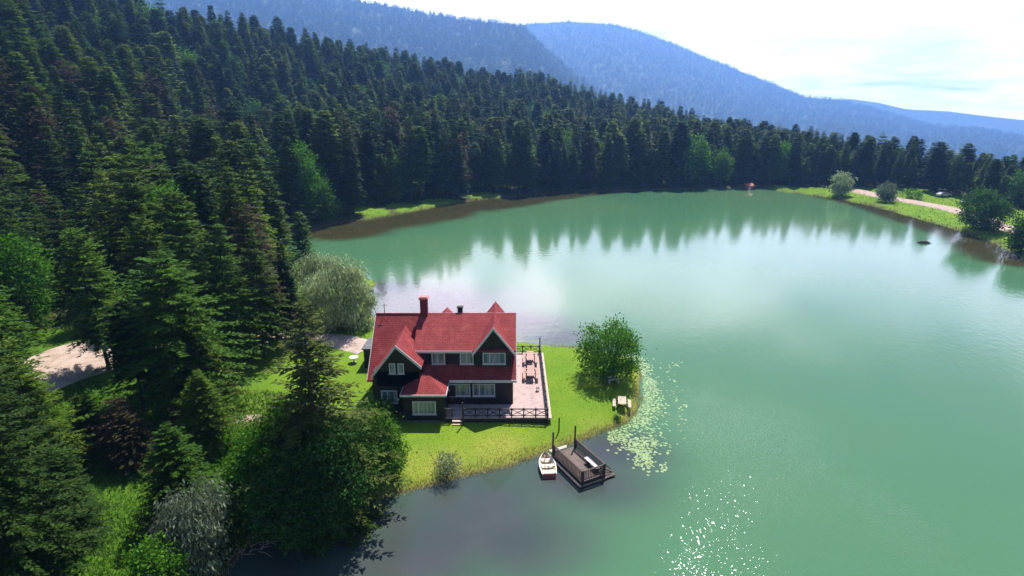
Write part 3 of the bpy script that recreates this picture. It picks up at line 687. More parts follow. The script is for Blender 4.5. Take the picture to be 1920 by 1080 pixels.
for j in np.where(ind)[0]:
    v = int(variant[j]); kd = 'needles'
    if dry[j] and not front[j]: kd, v = 'needles_dry', (1, 3)[v % 2]
    elif lush[j]: kd, v = 'needles_lush', (0, 2, 4, 5)[v % 4]
    if math.hypot(x[j], y[j]) < 125 and x[j] < -12 and j not in rowidx and rs.rand() < .7: v = 6 + v % 3
    look = {'needles': 'dark green fir', 'needles_lush': 'fresh green fir', 'needles_dry': 'brownish thin fir'}[kd]
    if j in rowidx: lb, gp = '%s, %s from the left in the row along the far shore' % (look, ordinal(rowidx[j])), 'firs along the far shore'
    else:
        r_ = math.hypot(x[j], y[j])
        tall = 'tall ' if Ht[j] > 17.5 else ('short ' if Ht[j] < 12 else 'middling ')
        where = 'in the near wood behind the dirt clearing' if (x[j] < -30 and r_ < 105) else ('in the deep wood left of the lake' if x[j] < 0 else 'in the wood behind the far shore')
        if r_ < 45: where = 'at the left frame edge beside the meadow'
        lb, gp = tall + look + ' ' + where, 'firs ' + where + ', ' + tall + look
    place_tree('fir_tree', FIR[(kd, v)], TRK[v], float(x[j]), float(y[j]), float(Ht[j] / FH), float(rs.rand() * 6.28), lb, 'fir tree', gp, z=float(z[j]) - .1, sxy=float(rs.uniform(.95, 1.2)) * (.78 if v >= 6 else 1))

def scatter(name, pts, rot, scl, kind, variants, label, cat):
    """one object: tree meshes set on points by geometry nodes"""
    col = bpy.data.collections.new(name + '_kinds')
    for i, me in enumerate(variants):      # children are picked in name order
        col.objects.link(bpy.data.objects.new('%s_kind_%02d' % (name, i), me))
    me = bpy.data.meshes.new(name); me.vertices.add(len(pts)); me.vertices.foreach_set('co', np.asarray(pts, np.float32).ravel())
    for nm, ty, dat, key in (('rot', 'FLOAT_VECTOR', rot, 'vector'), ('scl', 'FLOAT_VECTOR', scl, 'vector'), ('kind_index', 'INT', kind, 'value')):
        at = me.attributes.new(nm, ty, 'POINT'); at.data.foreach_set(key, np.asarray(dat, np.int32 if ty == 'INT' else np.float32).ravel())
    o = link(name, me); tag(o, label, cat, None, 'stuff')
    g = bpy.data.node_groups.new(name, 'GeometryNodeTree')
    g.interface.new_socket('Geometry', in_out='INPUT', socket_type='NodeSocketGeometry'); g.interface.new_socket('Geometry', in_out='OUTPUT', socket_type='NodeSocketGeometry')
    gi, go = g.nodes.new('NodeGroupInput'), g.nodes.new('NodeGroupOutput')
    ip = g.nodes.new('GeometryNodeInstanceOnPoints'); ci = g.nodes.new('GeometryNodeCollectionInfo')
    ci.inputs['Collection'].default_value = col; ci.inputs['Separate Children'].default_value = True; ci.inputs['Reset Children'].default_value = True
    ip.inputs['Pick Instance'].default_value = True
    def na(nm, ty):
        n = g.nodes.new('GeometryNodeInputNamedAttribute'); n.data_type = ty; n.inputs['Name'].default_value = nm
        return [s for s in n.outputs if s.enabled][0]
    g.links.new(gi.outputs[0], ip.inputs['Points']); g.links.new(ci.outputs[0], ip.inputs['Instance'])
    g.links.new(na('kind_index', 'INT'), ip.inputs['Instance Index']); g.links.new(na('rot', 'FLOAT_VECTOR'), ip.inputs['Rotation']); g.links.new(na('scl', 'FLOAT_VECTOR'), ip.inputs['Scale'])
    g.links.new(ip.outputs[0], go.inputs[0])
    md = o.modifiers.new('scatter', 'NODES'); md.node_group = g
    return o
far = ~ind
fv = []
for i, sp_ in enumerate(fir_spec):
    sp_ = dict(sp_); sp_['levels'] = 34
    fv.append(join_me('forest_fir', fir_crown(300 + i, FH, per=11, spr=8, size=1.25, wf=.55, **sp_), M['needles'], trunk_mb(FH, .3, i, 5), M['bark']))
fv.append(join_me('forest_fir', fir_crown(310, FH, Rr=3.4, cb=.1, levels=26, per=8, spr=6, size=1.45, wf=.45, form='round'), M['needles_lush'], trunk_mb(FH, .3, 7, 5), M['bark']))
fv.append(join_me('forest_fir', fir_crown(311, FH, Rr=2.9, cb=.25, levels=24, per=8, spr=5, size=1.3, wf=.4, form='round', sparse=.15), M['needles_dry'], trunk_mb(FH, .3, 8, 5), M['bark']))
n = far.sum(); sc = (Ht[far] / FH)[:, None] * np.ones((1, 3)); sc[:, :2] *= rs.uniform(.78, 1.1, (n, 1))
kindv = np.where(dry[far] & (rs.rand(n) < .5), 7, np.where(lush[far], 6, variant[far]))
q_, m_ = leafy(501, 15, 4.2, n_cl=60, leaves=70, lsize=.7, z0=.15, clr=1.6, trunk_r=.2)
fv.append(join_me('forest_broadleaf', q_, M['leaves'], m_, M['bark']))
m_ = trunk_mb(17, .22, 9, 5); rr = random.Random(12)
for k in range(30):
    zz = 5 + 12 * k / 30; a = rr.uniform(0, 6.28); L = 2.4 * (1 - k / 34) * rr.uniform(.5, 1.1); m_.tube([(0, 0, zz), (math.cos(a) * L, math.sin(a) * L, zz - .2 * L)], [.06, .015], 3)
fv.append(join_me('forest_snag', q_[:1] * .01, M['needles_dry'], m_, M['bark_grey']))
u_ = rs.rand(n); kindv = np.where(u_ < .045, 8, np.where(u_ > .98, 9, kindv))
scatter('forest', np.stack([x[far], y[far], z[far] - .1], 1), np.stack([rs.uniform(-.06, .06, n), rs.uniform(-.06, .06, n), rs.uniform(0, 6.28, n)], 1), sc, kindv, fv,
        'dense dark green fir wood covering the slope behind the lake', 'forest')
print('TREES', len(x), 'individual', ind.sum(), 'front row', len(rowidx))

# woods on the mountains
def tiny_tree(seed, mat, Rr=3.6):
    rs_ = np.random.RandomState(seed)
    Q = fir_crown(seed, 15, Rr=Rr, cb=.05, levels=7, per=6, spr=2, size=2.6, wf=.55, form='round' if seed % 2 else 'cone')
    return quads_mesh('distant_tree', Q, mat)
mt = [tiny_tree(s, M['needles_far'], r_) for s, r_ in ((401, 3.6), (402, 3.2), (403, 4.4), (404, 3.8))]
def wood_on(name, G3, r0, r1, spacing, label, seed):
    rs_ = np.random.RandomState(seed); nT, nA, _ = G3.shape; out = []
    for j in range(nT - 1):
        a = G3[j, :-1]; b = G3[j, 1:]; c = G3[j + 1, 1:]; dd = G3[j + 1, :-1]
        area = np.linalg.norm(np.cross(b - a, dd - a), axis=1)
        vis_ = (np.abs(np.arctan2(a[:, 0], a[:, 1])) < R(46))
        cnt = rs_.poisson(area / spacing ** 2) * vis_
        ii = np.repeat(np.arange(nA - 1), cnt); u, v = rs_.rand(len(ii), 1), rs_.rand(len(ii), 1)
        out.append(a[ii] * (1 - u) * (1 - v) + b[ii] * u * (1 - v) + c[ii] * u * v + dd[ii] * (1 - u) * v)
    Pm = np.concatenate(out); rr_ = np.hypot(Pm[:, 0], Pm[:, 1]); Pm = Pm[(rr_ > r0) & (rr_ < r1)]
    keep = fbm(Pm[:, 0], Pm[:, 1], 45, seed) > .30; Pm = Pm[keep]; n_ = len(Pm)
    Pm[:, 2] -= .8
    s_ = rs_.uniform(.9, 1.7, (n_, 1)) * np.ones((1, 3))
    scatter(name, Pm, np.stack([np.zeros(n_), np.zeros(n_), rs_.uniform(0, 6.28, n_)], 1), s_, rs_.randint(0, 4, n_), mt, label, 'forest')
    print(name, n_)
wood_on('forest', g1, 720, 3600, 13, 'hazy blue wood on the nearer mountain flank', 5)
wood_on('forest', g2, 1310, 4900, 18, 'hazy blue wood on the long sloping mountain behind', 6)

# ---------------------------------------------------------------- the house
def WP(px, py, Yp):        # point of the wall plane y = Yp that shows at (px, py)
    z = height_for_top(0, Yp, py); zc = Yp * cP + (CAMZ - z) * sP
    return (px - 960) * zc / FPX, z
def m_boards(name, c, c2, period=.18, vertical=False, rough=.6, bd=.03):
    m, t, p, o = new_mat(name)
    cc = N(t, 'ShaderNodeTexCoord'); sp = N(t, 'ShaderNodeSeparateXYZ'); t.links.new(cc.outputs['Object'], sp.inputs[0])
    d = N(t, 'ShaderNodeMath', operation='DIVIDE', inp={1: period}); t.links.new(sp.outputs[0 if vertical else 2], d.inputs[0])
    fr = N(t, 'ShaderNodeMath', operation='FRACT'); t.links.new(d.outputs[0], fr.inputs[0])
    fl = N(t, 'ShaderNodeMath', operation='FLOOR'); t.links.new(d.outputs[0], fl.inputs[0])
    wn = N(t, 'ShaderNodeTexWhiteNoise', noise_dimensions='1D'); t.links.new(fl.outputs[0], wn.inputs['W'])
    col = mixc(t, c, c2, wn.outputs['Value']); col = mixc(t, col, tuple(x * .6 for x in c), noise(t, 2.5, 6, .6, lo=.4, hi=.75))
    t.links.new(col, p.inputs['Base Color']); p.inputs['Roughness'].default_value = rough
    bump(t, p, fr.outputs[0], bd)
    return m
def m_roof():
    m, t, p, o = new_mat('red shingles')
    c = N(t, 'ShaderNodeTexCoord')
    br = N(t, 'ShaderNodeTexBrick', inp={'Scale': 1.0, 'Mortar Size': .02, 'Brick Width': .42, 'Row Height': .20, 'Bias': .0})
    br.inputs['Color1'].default_value = (.33, .050, .050, 1); br.inputs['Color2'].default_value = (.255, .036, .038, 1); br.inputs['Mortar'].default_value = (.13, .015, .02, 1)
    t.links.new(c.outputs['UV'], br.inputs['Vector'])
    col = mixc(t, br.outputs[0], (.38, .085, .075), noise(t, .9, 6, .65, lo=.45, hi=.8))
    col = mixc(t, col, (.17, .018, .028), noise(t, 2.2, 5, .7, coord='Object', stretch=(1, .3, .3), lo=.5, hi=.85))
    col = mixc(t, col, (.15, .030, .030), mul(t, noise(t, 1.0, 6, .7, coord='UV', stretch=(2.2, .22, 1), lo=.48, hi=.72), .55))
    t.links.new(col, p.inputs['Base Color']); p.inputs['Roughness'].default_value = .8; p.inputs['Specular IOR Level'].default_value = .2
    bump(t, p, br.outputs['Fac'], -.02, .7)
    return m
def add_slope_uv(o):       # metric coordinates along and up each face, so that shingle courses lie level
    me = o.data; uv = me.uv_layers.new(name='UVMap')
    for p in me.polygons:
        n = p.normal; a = Vector((0, 0, 1)).cross(n)
        a = a.normalized() if a.length > .05 else Vector((1, 0, 0)); b = n.cross(a)
        for li in p.loop_indices:
            v = me.vertices[me.loops[li].vertex_index].co; uv.data[li].uv = (v.dot(a), v.dot(b))
M['roof'] = m_roof()
M['wall'] = m_boards('dark boarding', (.011, .008, .014), (.020, .015, .024), .17)
M['white'] = plain('white painted trim', (.74, .72, .74), .5, (.60, .58, .60), 4)
M['brick'] = plain('red chimney', (.22, .022, .030), .7, (.12, .015, .02), 5, .02, 10)
M['cap'] = plain('chimney cap', (.62, .20, .20), .6)
M['soot'] = plain('black chimney', (.018, .014, .018), .7)
M['stone'] = plain('grey plinth', (.16, .16, .17), .85, (.09, .09, .10), 3, .03, 12)
M['darkwood'] = plain('dark brown timber', (.040, .024, .020), .65, (.022, .013, .012), 6, .02, 20)
M['metal'] = plain('dark metal', (.03, .03, .035), .4, metal=.6)
M['globe'] = plain('white lamp globe', (.80, .80, .78), .25)
M['pink'] = m_boards('pink terrace paving', (.52, .375, .355), (.43, .31, .295), .60, True, .95, .012)
M['tablewood'] = plain('reddish table wood', (.30, .13, .10), .6, (.20, .085, .07), 8, .01, 20)
M['palewood'] = plain('pale weathered wood', (.55, .45, .36), .75, (.38, .30, .24), 7, .01, 20)
M['jettywood'] = m_boards('jetty planks', (.19, .135, .115), (.13, .092, .08), .16, True, .8, .015)
M['pinkboard'] = plain('pale pink bench board', (.62, .50, .50), .6, (.50, .40, .40), 5)
M['dirt'] = plain('pinkish dirt', (.50, .385, .33), .95, (.36, .27, .22), .8, .05, 6, spec=.05)
M['rail'] = plain('weathered brown rail', (.085, .055, .045), .75, (.045, .03, .026), 6, .02, 20)
M['beam'] = plain('greyed jetty beam', (.20, .155, .145), .7, (.11, .085, .08), 3)
M['boat_in'] = plain('cream boat inside', (.76, .68, .54), .5, (.66, .54, .38), 4)
M['boat_out'] = plain('white boat hull', (.78, .70, .60), .35)
M['boat_low'] = plain('faded red boat paint', (.33, .10, .10), .5)
M['redpaint'] = plain('red painted boards', (.50, .10, .08), .7)
M['white_car'] = plain('white car paint', (.72, .72, .72), .25)
M['rubber'] = plain('black rubber', (.02, .02, .02), .8)
def m_pane():
    m, t, p, o = new_mat('window pane')
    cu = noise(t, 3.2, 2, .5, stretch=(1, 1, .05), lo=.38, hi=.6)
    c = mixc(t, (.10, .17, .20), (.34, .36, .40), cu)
    t.links.new(c, p.inputs['Base Color']); p.inputs['Roughness'].default_value = .08; p.inputs['Specular IOR Level'].default_value = .8
    return m
M['pane'] = m_pane()

house = empty('house', (-6.4, 52.0, GZ), 'dark timber lakeside house with steep red roofs and white trim', 'house')
Y0, YR, YB = 47.5, 52.0, 56.6           # front wall, ridge, rear wall
XL, XR = -12.85, .05
ZE, ZR_ = 3.9, 8.5
def tri_wall(mb, P, d=.18): return mb.slab(P, (0, d, 0))
mb = MB()
mb.box(XL, XR, Y0, YB, .9, 3.95)                                   # ground floor
for xx in (XL, XR - .18):                                          # side gables
    mb.slab([(xx, Y0, 3.9), (xx, YB, 3.9), (xx, YR + .1, 8.32), (xx, YR - .1, 8.32)], (.18, 0, 0))
mb.box(-8.75, -.06, 48.2, 52.3, 4.6, 6.5)                          # upper floor under the long dormer
mb.build('wall', M['wall'], house)
mb = MB(); mb.box(XL - .08, XR + .05, Y0 - .08, YB, .35, .95); mb.build('plinth', M['stone'], house)

def roof_obj(mb, name='roof', parent=None, mat=None):
    o = mb.build(name, mat or M['roof'], parent or house); add_slope_uv(o); return o
TH = (0, 0, -.16)
mb = MB()
mb.slab([(XL - .32, 47.02, ZE - .06), (XR + .32, 47.02, ZE - .06), (XR + .32, YR, ZR_), (XL - .32, YR, ZR_)], TH)
mb.slab([(XL - .32, 57.1, ZE - .06), (XL - .32, YR + .002, ZR_), (XR + .32, YR + .002, ZR_), (XR + .32, 57.1, ZE - .06)], TH)
main_roof = roof_obj(mb)
mb = MB()
mb.slab([(-9.0, 47.82, 6.42), (XR + .30, 47.82, 6.42), (XR + .30, YR - .05, ZR_ + .05), (-9.0, YR - .05, ZR_ + .05)], (0, 0, -.13))
roof_obj(mb)                                                        # shallower roof over the upper floor
mb = MB(); mb.box(-9.02, -3.6, 47.77, 47.825, 6.18, 6.40); mb.build('fascia', M['white'], house)
mb = MB(); mb.box(-5.7, XR + .34, 46.96, 47.02, 3.62, 3.86); mb.build('fascia', M['white'], house)
mb = MB()
for xx in (XL - .37, XR + .32):
    mb = MB(); mb.slab([(xx, 47.0, ZE - .28), (xx, 47.0, ZE - .02), (xx, YR, ZR_ + .05), (xx, YR, ZR_ - .26)], (.05, 0, 0))
    mb.slab([(xx, 57.1, ZE - .28), (xx, YR, ZR_ - .26), (xx, YR, ZR_ + .05), (xx, 57.1, ZE - .02)], (.05, 0, 0))
    mb.build('bargeboard', M['white'], house)
mb = MB(); mb.tube([(XL - .35, YR, ZR_ + .03), (XR + .35, YR, ZR_ + .03)], .07, 6); mb.build('ridge_cap', M['cap'], house)

def gable(xa, za, xl, zl, xr, zr, yf, yb_l, yb_a, yb_r, wall_y, wall_bottom, name='gable', board=.25):
    """cross gable: ridge from (xa, yf, za) back to yb_a, eaves at xl and xr"""
    mb = MB(); mb.slab([(xl, yf, zl), (xa, yf, za), (xa, yb_a, za), (xl, yb_l, zl)], TH)
    mb.slab([(xa, yf, za), (xr, yf, zr), (xr, yb_r, zr), (xa, yb_a, za)], TH)
    r = roof_obj(mb)
    mb = MB()
    for (x1, z1, x2, z2) in ((xl, zl, xa, za), (xa, za, xr, zr)):
        mb = MB(); mb.slab([(x1, yf - .06, z1 - board), (x2, yf - .06, z2 - board), (x2, yf - .06, z2 + .04), (x1, yf - .06, z1 + .04)], (0, .058, 0))
        mb.build('bargeboard', M['white'], r)
    sl, sr = (za - zl) / (xa - xl), (za - zr) / (xr - xa)
    wl, wr = xl + .35, xr - .35
    mb = MB(); tri_wall(mb, [(wl, wall_y, wall_bottom), (wr, wall_y, wall_bottom), (wr, wall_y, za - sr * (wr - xa) - .2), (xa, wall_y, za - .2), (wl, wall_y, za - sl * (xa - wl) - .2)], 1.0)
    mb.build('gable_wall', M['wall'], r)
# left bay with its steep gable
BY = 46.4
gable(-10.2, 7.67, -12.5, 4.74, -8.0, 5.62, 46.0, 49.0, 51.3, 50.0, BY, 3.6)
mb = MB(); mb.box(-12.45, -8.3, BY, 47.6, .9, 5.0); mb.build('wall', M['wall'], house)
mb = MB(); mb.box(-12.5, -9.6, BY - .07, 47.4, .35, .92); mb.build('plinth', M['stone'], house)
# right cross gable, running right through the roof
gable(-1.68, 8.72, -3.66, 6.10, .34, 6.14, 47.6, 55.2, 55.2, 55.2, 48.0, 4.55)
# front wing with a low hipped roof
WY = 45.0
mb = MB(); mb.box(-9.6, -6.02, WY, 47.6, .9, 3.55); mb.build('wall', M['wall'], house)
mb = MB(); mb.box(-9.66, -5.96, WY - .07, 47.4, .35, .92); mb.build('plinth', M['stone'], house)
mb = MB(); e0, e1, ey, ez = -9.75, -5.78, 44.68, 3.56
AP = (-7.95, 47.3, 4.72); AB = (-7.95, 48.3, 4.72)
mb.slab([(e0, ey, ez), (e1, ey, ez), AP], (0, 0, -.12)); mb.slab([(e1, ey, ez), (e1, 47.9, ez + .1), AB, AP], (0, 0, -.12)); mb.slab([(e0, ey, ez), AP, AB, (e0, 47.5, ez + .1)], (0, 0, -.12))
wing_roof = roof_obj(mb)
mb = MB(); mb.box(e0 - .02, e1 + .02, ey - .05, ey - .002, ez - .16, ez + .03); mb.box(e1 + .002, e1 + .05, ey - .05, 47.2, ez - .16, ez + .03); mb.box(e0 - .05, e0 - .002, ey - .05, 46.3, ez - .16, ez + .03)
mb.build('fascia', M['white'], wing_roof)
# small gabled dormer at the back, its tip showing over the ridge
mb = MB(); mb.slab([(-7.5, 52.5, 7.1), (-6.7, 52.5, 7.9), (-6.7, 55.7, 7.9), (-7.5, 55.7, 7.1)], TH); mb.slab([(-6.7, 52.5, 7.9), (-5.9, 52.5, 7.1), (-5.9, 55.7, 7.1), (-6.7, 55.7, 7.9)], TH); roof_obj(mb)
mb = MB(); mb.slab([(-7.3, 55.3, 5.2), (-6.1, 55.3, 5.2), (-6.1, 55.3, 7.2), (-6.7, 55.3, 7.72), (-7.3, 55.3, 7.2)], (0, .15, 0)); mb.build('gable_wall', M['wall'], house)
# chimneys and aerial
mb = MB(); mb.box(-8.82, -8.14, 51.6, 52.25, 7.9, 10.05); ch = mb.build('chimney', M['brick'], house)
mb = MB(); mb.box(-8.92, -8.04, 51.5, 52.35, 10.05, 10.2); mb.box(-8.84, -8.12, 51.58, 52.27, 10.2, 10.3); mb.build('chimney_cap', M['cap'], ch)
mb = MB(); mb.box(-5.3, -4.82, 52.2, 52.65, 7.9, 9.0); mb.box(-5.36, -4.76, 52.14, 52.71, 9.0, 9.1); mb.build('chimney', M['soot'], house)
mb = MB(); mb.tube([(-12.35, 52.0, 8.4), (-12.35, 52.0, 9.5)], .035, 5); mb.beam((-12.6, 52, 9.35), (-12.1, 52, 9.35), .03, .03); mb.build('aerial', M['metal'], house)
# low annex behind the left end
mb = MB(); mb.box(-15.9, -12.6, 56.2, 59.0, .5, 2.95); mb.build('annex', M['wall'], house)
mb = MB(); mb.box(-16.05, -12.5, 56.05, 59.15, 2.95, 3.08); mb.build('annex_roof', M['stone'], house)

def window(px0, px1, py0, py1, Yp, muls=(.33,), parent=None):
    x0, z1 = WP(px0, py0, Yp); x1, z0 = WP(px1, py1, Yp); w = .085
    f = MB(); ya, yb = Yp - .08, Yp - .002
    f.box(x0, x1, ya, yb, z0 - .02, z0 + w); f.box(x0, x1, ya, yb, z1 - w, z1); f.box(x0, x0 + w, ya, yb, z0 + w, z1 - w); f.box(x1 - w, x1, ya, yb, z0 + w, z1 - w)
    for m_ in muls:
        xm = x0 + (x1 - x0) * m_; f.box(xm - .035, xm + .035, ya + .01, yb, z0 + w, z1 - w)
    f.box(x0 - .06, x1 + .06, ya - .06, ya - .002, z0 - .07, z0 - .01)
    o = f.build('window', M['white'], parent or house)
    g = MB(); g.box(x0 + w * .9, x1 - w * .9, Yp - .035, Yp - .004, z0 + w * .9, z1 - w * .9); g.build('pane', M['pane'], o)
window(809, 835, 661, 682, 48.2, (.45,)); window(862, 888, 661, 682, 48.2, (.5,)); window(905, 948, 661, 682, 48.0, (.3,))
window(843, 882, 719, 742, Y0, (.3,)); window(886, 928, 719, 742, Y0, (.3,))
window(729, 742, 681, 700, BY, ()); window(745, 758, 681, 700, BY, ())
window(714, 746, 732, 755, BY, (.4,)); window(773, 818, 752, 776, WY, (.25,))
# entrance door in the recess between the bay and the wing, wall lamps
x0, z1 = WP(832, 724, 47.5); mb = MB(); mb.box(-5.85, -5.2, 47.42, 47.49, 1.22, 3.1); dr = mb.build('door', M['darkwood'], house)
mb = MB(); mb.box(-5.3, -5.24, 47.36, 47.42, 2.05, 2.2); mb.build('handle', M['metal'], dr)
for (px, py, Yp) in ((841, 729, 47.3), (746, 747, 46.1)):
    x, z = WP(px, py, Yp); mb = MB(); mb.tube([(x, Yp + .25, z + .1), (x, Yp, z + .12), (x, Yp, z)], .025, 5); l = mb.build('wall_lamp', M['metal'], house)
    mb = MB(); mb.tube([(x, Yp, z + .02), (x, Yp, z - .06), (x, Yp, z - .16), (x, Yp, z - .24)], [.05, .13, .13, .04], 9); mb.build('lamp_globe', M['globe'], l)

# ---------------------------------------------------------------- terrace
DZ = 1.2; TX1, TY0, TY1 = 3.28, 44.95, 59.4
ter = empty('terrace', (1.7, 50, GZ), 'raised pink terrace with dark cross-braced railing round the right side of the house', 'terrace')
mb = MB(); mb.box(-5.95, TX1, TY0, 47.43, DZ - .1, DZ); mb.box(XR + .06, TX1, 47.43, TY1, DZ - .1, DZ); mb.box(-12, XR + .06, 56.62, TY1, DZ - .1, DZ); mb.build('floor', M['pink'], ter)
mb = MB(); mb.box(-5.94, TX1 + .04, TY0 - .06, TY0 + .05, .45, DZ - .11); mb.box(TX1 - .07, TX1 + .04, TY0 + .05, TY1, .45, DZ - .11); mb.build('skirting', M['darkwood'], ter)
mb = MB(); mb.box(TX1 + .02, TX1 + .26, TY0 - .04, TY1, DZ - .102, DZ - .02); mb.build('edge_board', M['palewood'], ter)
def rail(a, b, n, h=.82, z=DZ):
    rl = MB(); a, b = np.array(a, float), np.array(b, float)
    A3 = lambda t, zz: (a[0] + (b[0] - a[0]) * t, a[1] + (b[1] - a[1]) * t, zz)
    rl.beam(A3(0, z + h), A3(1, z + h), .10, .07); rl.beam(A3(0, z + .16), A3(1, z + .16), .06, .06)
    for i in range(n):
        t0, t1 = i / n, (i + 1) / n
        rl.beam(A3(t0, z + .18), A3(t1, z + h - .05), .045, .05); rl.beam(A3(t0, z + h - .05), A3(t1, z + .18), .04, .05)
    o = rl.build('railing', M['darkwood'], ter)
    for i in range(n + 1):
        mb = MB(); p = A3(i / n, 0); mb.box(p[0] - .055, p[0] + .055, p[1] - .055, p[1] + .055, z - .6 if i in (0, n) else z - .02, z + h + .10); mb.build('post', M['darkwood'], o)
sx0 = WP(848, 780, TY0)[0]; sx1 = WP(868, 780, TY0)[0]
rail((sx1 + .05, TY0 + .08), (TX1 - .1, TY0 + .08), 7); rail((-5.9, TY0 + .08), (sx0 - .02, TY0 + .08), 1)
rail((TX1 - .1, TY0 + .2), (TX1 - .1, TY1 - .1), 9); rail((XR + .2, TY1 - .1), (TX1 - .2, TY1 - .1), 3)
mb = MB()
for k in range(4): mb.box(sx0 + .02, sx1 - .02, TY0 - .10 - .27 * (k + 1), TY0 - .12 - .27 * k + .02, DZ - .17 * (k + 1) - .05, DZ - .17 * (k + 1))
mb.build('steps', M['palewood'], ter)
mb = MB(); mb.box(sx1 - .01, sx1 + .10, 44.35, 44.46, .5, 3.0); mb.build('tall_post', M['darkwood'], ter)
mb = MB(); mb.box(TX1 - .2, TX1 - .08, TY1 + .02, TY1 + .14, .6, 3.0); mb.build('tall_post', M['darkwood'], ter)
mb = MB(); mb.box(TX1 - .12, TX1 + .0, TY0 - .25, TY0 - .13, .4, 1.15); mb.build('footing_post', M['darkwood'], ter)

def post(name, px, py, h, zg, label, r=.06):
    x, y = G(px, py, zg); mb = MB(); mb.tube([(0, 0, -.3), (0, 0, h), (0, 0, h + .04)], [r, r, r * .5], 7)
    o = link(name, mesh_from(name, mb.v, mb.f, [M['darkwood']])); o.location = (x, y, zg); tag(o, label, 'post'); return o
post('garden_post', 1048, 803, 1.0, .8, 'short dark post standing in the lawn off the terrace corner')

# ---------------------------------------------------------------- picnic tables and garden pieces
def picnic(loc, rz, label, mt, ml, L=1.9, legs=True, group='picnic tables on the terrace', benchx=.68):
    t = empty('picnic_table', loc, label, 'picnic table', group, rz)
    def part(name, mb, mat):
        return link(name, mesh_from(name, mb.v, mb.f, [mat]), t)
    mb = MB()
    for k in range(5): mb.box(-.37 + .15 * k, -.37 + .15 * k + .14, -L / 2, L / 2, .71, .75)
    part('tabletop', mb, mt)
    for s in (-1, 1):
        mb = MB()
        for k in (0, 1): mb.box(s * benchx - .14 + .145 * k, s * benchx - .005 + .145 * k, -L / 2, L / 2, .42, .46)
        part('bench', mb, mt)
    for s in (-1, 1):
        mb = MB(); yy = s * (L / 2 - .25)
        mb.beam((-.55, yy, 0), (-.22, yy, .70), .07, .09); mb.beam((.55, yy, 0), (.22, yy, .70), .07, .09); mb.beam((-benchx - .14, yy + .06, .38), (benchx + .14, yy + .06, .38), .07, .08); mb.beam((-.34, yy + .005, .67), (.34, yy + .005, .67), .06, .07)
        part('leg', mb, ml)
    return t
M['tabletop_p'] = plain('pale reddish table planks', (.42, .24, .20), .6, (.30, .16, .13), 8)  # paler red-brown planks for the terrace tables
for (px, py, lb) in ((994, 678, 'picnic table at the far end of the terrace'), (995, 707, 'nearer of the two picnic tables on the terrace')):
    x, y = G(px, py, DZ); picnic((x, y, DZ + .005), R(-2), lb, M['tabletop_p'], M['darkwood'], L=2.5, benchx=.66)
x, y = G(1166, 757, .8); z = tz(x, y); lawn_table = picnic((x, y, z), R(-9), 'pale picnic table with two benches alone on the lawn near the lilies', M['palewood'], M['darkwood'], L=1.5, group='garden furniture on the point', benchx=.72)
x, y = G(1150, 716, .8); z = tz(x, y)
wb = empty('garden_bench', (x, y, z), 'small white bench in the shade under the lone round tree', 'bench', None, R(15))
def local(name, mb, mat, par): return link(name, mesh_from(name, mb.v, mb.f, [mat]), par)
mb = MB(); mb.box(-.55, .55, -.2, .2, .40, .45); local('seat', mb, M['white'], wb)
mb = MB(); mb.box(-.55, .55, .20, .24, .55, .80); mb.box(-.5, -.44, .2, .24, .45, .55); mb.box(.44, .5, .2, .24, .45, .55); local('backrest', mb, M['white'], wb)
for sx in (-.48, .48): mb = MB(); mb.box(sx - .04, sx + .04, -.18, .18, 0, .40); local('leg', mb, M['white'], wb)
x, y = G(664, 680, .8); z = tz(x, y)
wt = empty('garden_table', (x, y, z), 'small round white table on the grass left of the house', 'table')
mb = MB(); mb.tube([(0, 0, .62), (0, 0, .67)], .50, 16); local('tabletop', mb, M['white'], wt)
mb = MB(); mb.tube([(0, 0, 0), (0, 0, .06), (0, 0, .62)], [.25, .07, .06], 9); local('pedestal', mb, M['white'], wt)
x, y = G(1008, 733, DZ)  # unidentified grey mark on the terrace, given a made-up three-legged shape
dm = empty('item', (x, y, DZ), 'small grey stool of unclear kind on the pink terrace', 'item')
mb = MB(); mb.tube([(0, 0, .30), (0, 0, .34)], .2, 10); local('seat', mb, M['stone'], dm)
for k in range(3):
    a = 2.09 * k; mb = MB(); mb.tube([(.1 * math.cos(a), .1 * math.sin(a), .30), (.2 * math.cos(a), .2 * math.sin(a), 0)], .018, 5); local('leg', mb, M['stone'], dm)
# red flowers by the bay
x, y = G(737, 785, .8); z = tz(x, y)
fb = empty('flower_plant', (x, y, z), 'clump of red flowers at the foot of the bay', 'flowers')
r3 = np.random.RandomState(3); n_ = 260; Pf = r3.normal(size=(n_, 3)) * [.35, .2, .12] + [0, 0, .3]
local_q = lambda P_, L_, w_: kites(P_, r3.normal(size=P_.shape) + [0, 0, .6], np.full(len(P_), L_), np.full(len(P_), w_), r3.normal(size=P_.shape))
link('foliage', quads_mesh('foliage', local_q(Pf, .16, .08), M['leaves_dark']), fb)
link('flower', quads_mesh('flower', local_q(Pf[:90] + [0, 0, .1], .09, .08), plain('red petals', (.55, .02, .02), .6)), fb)

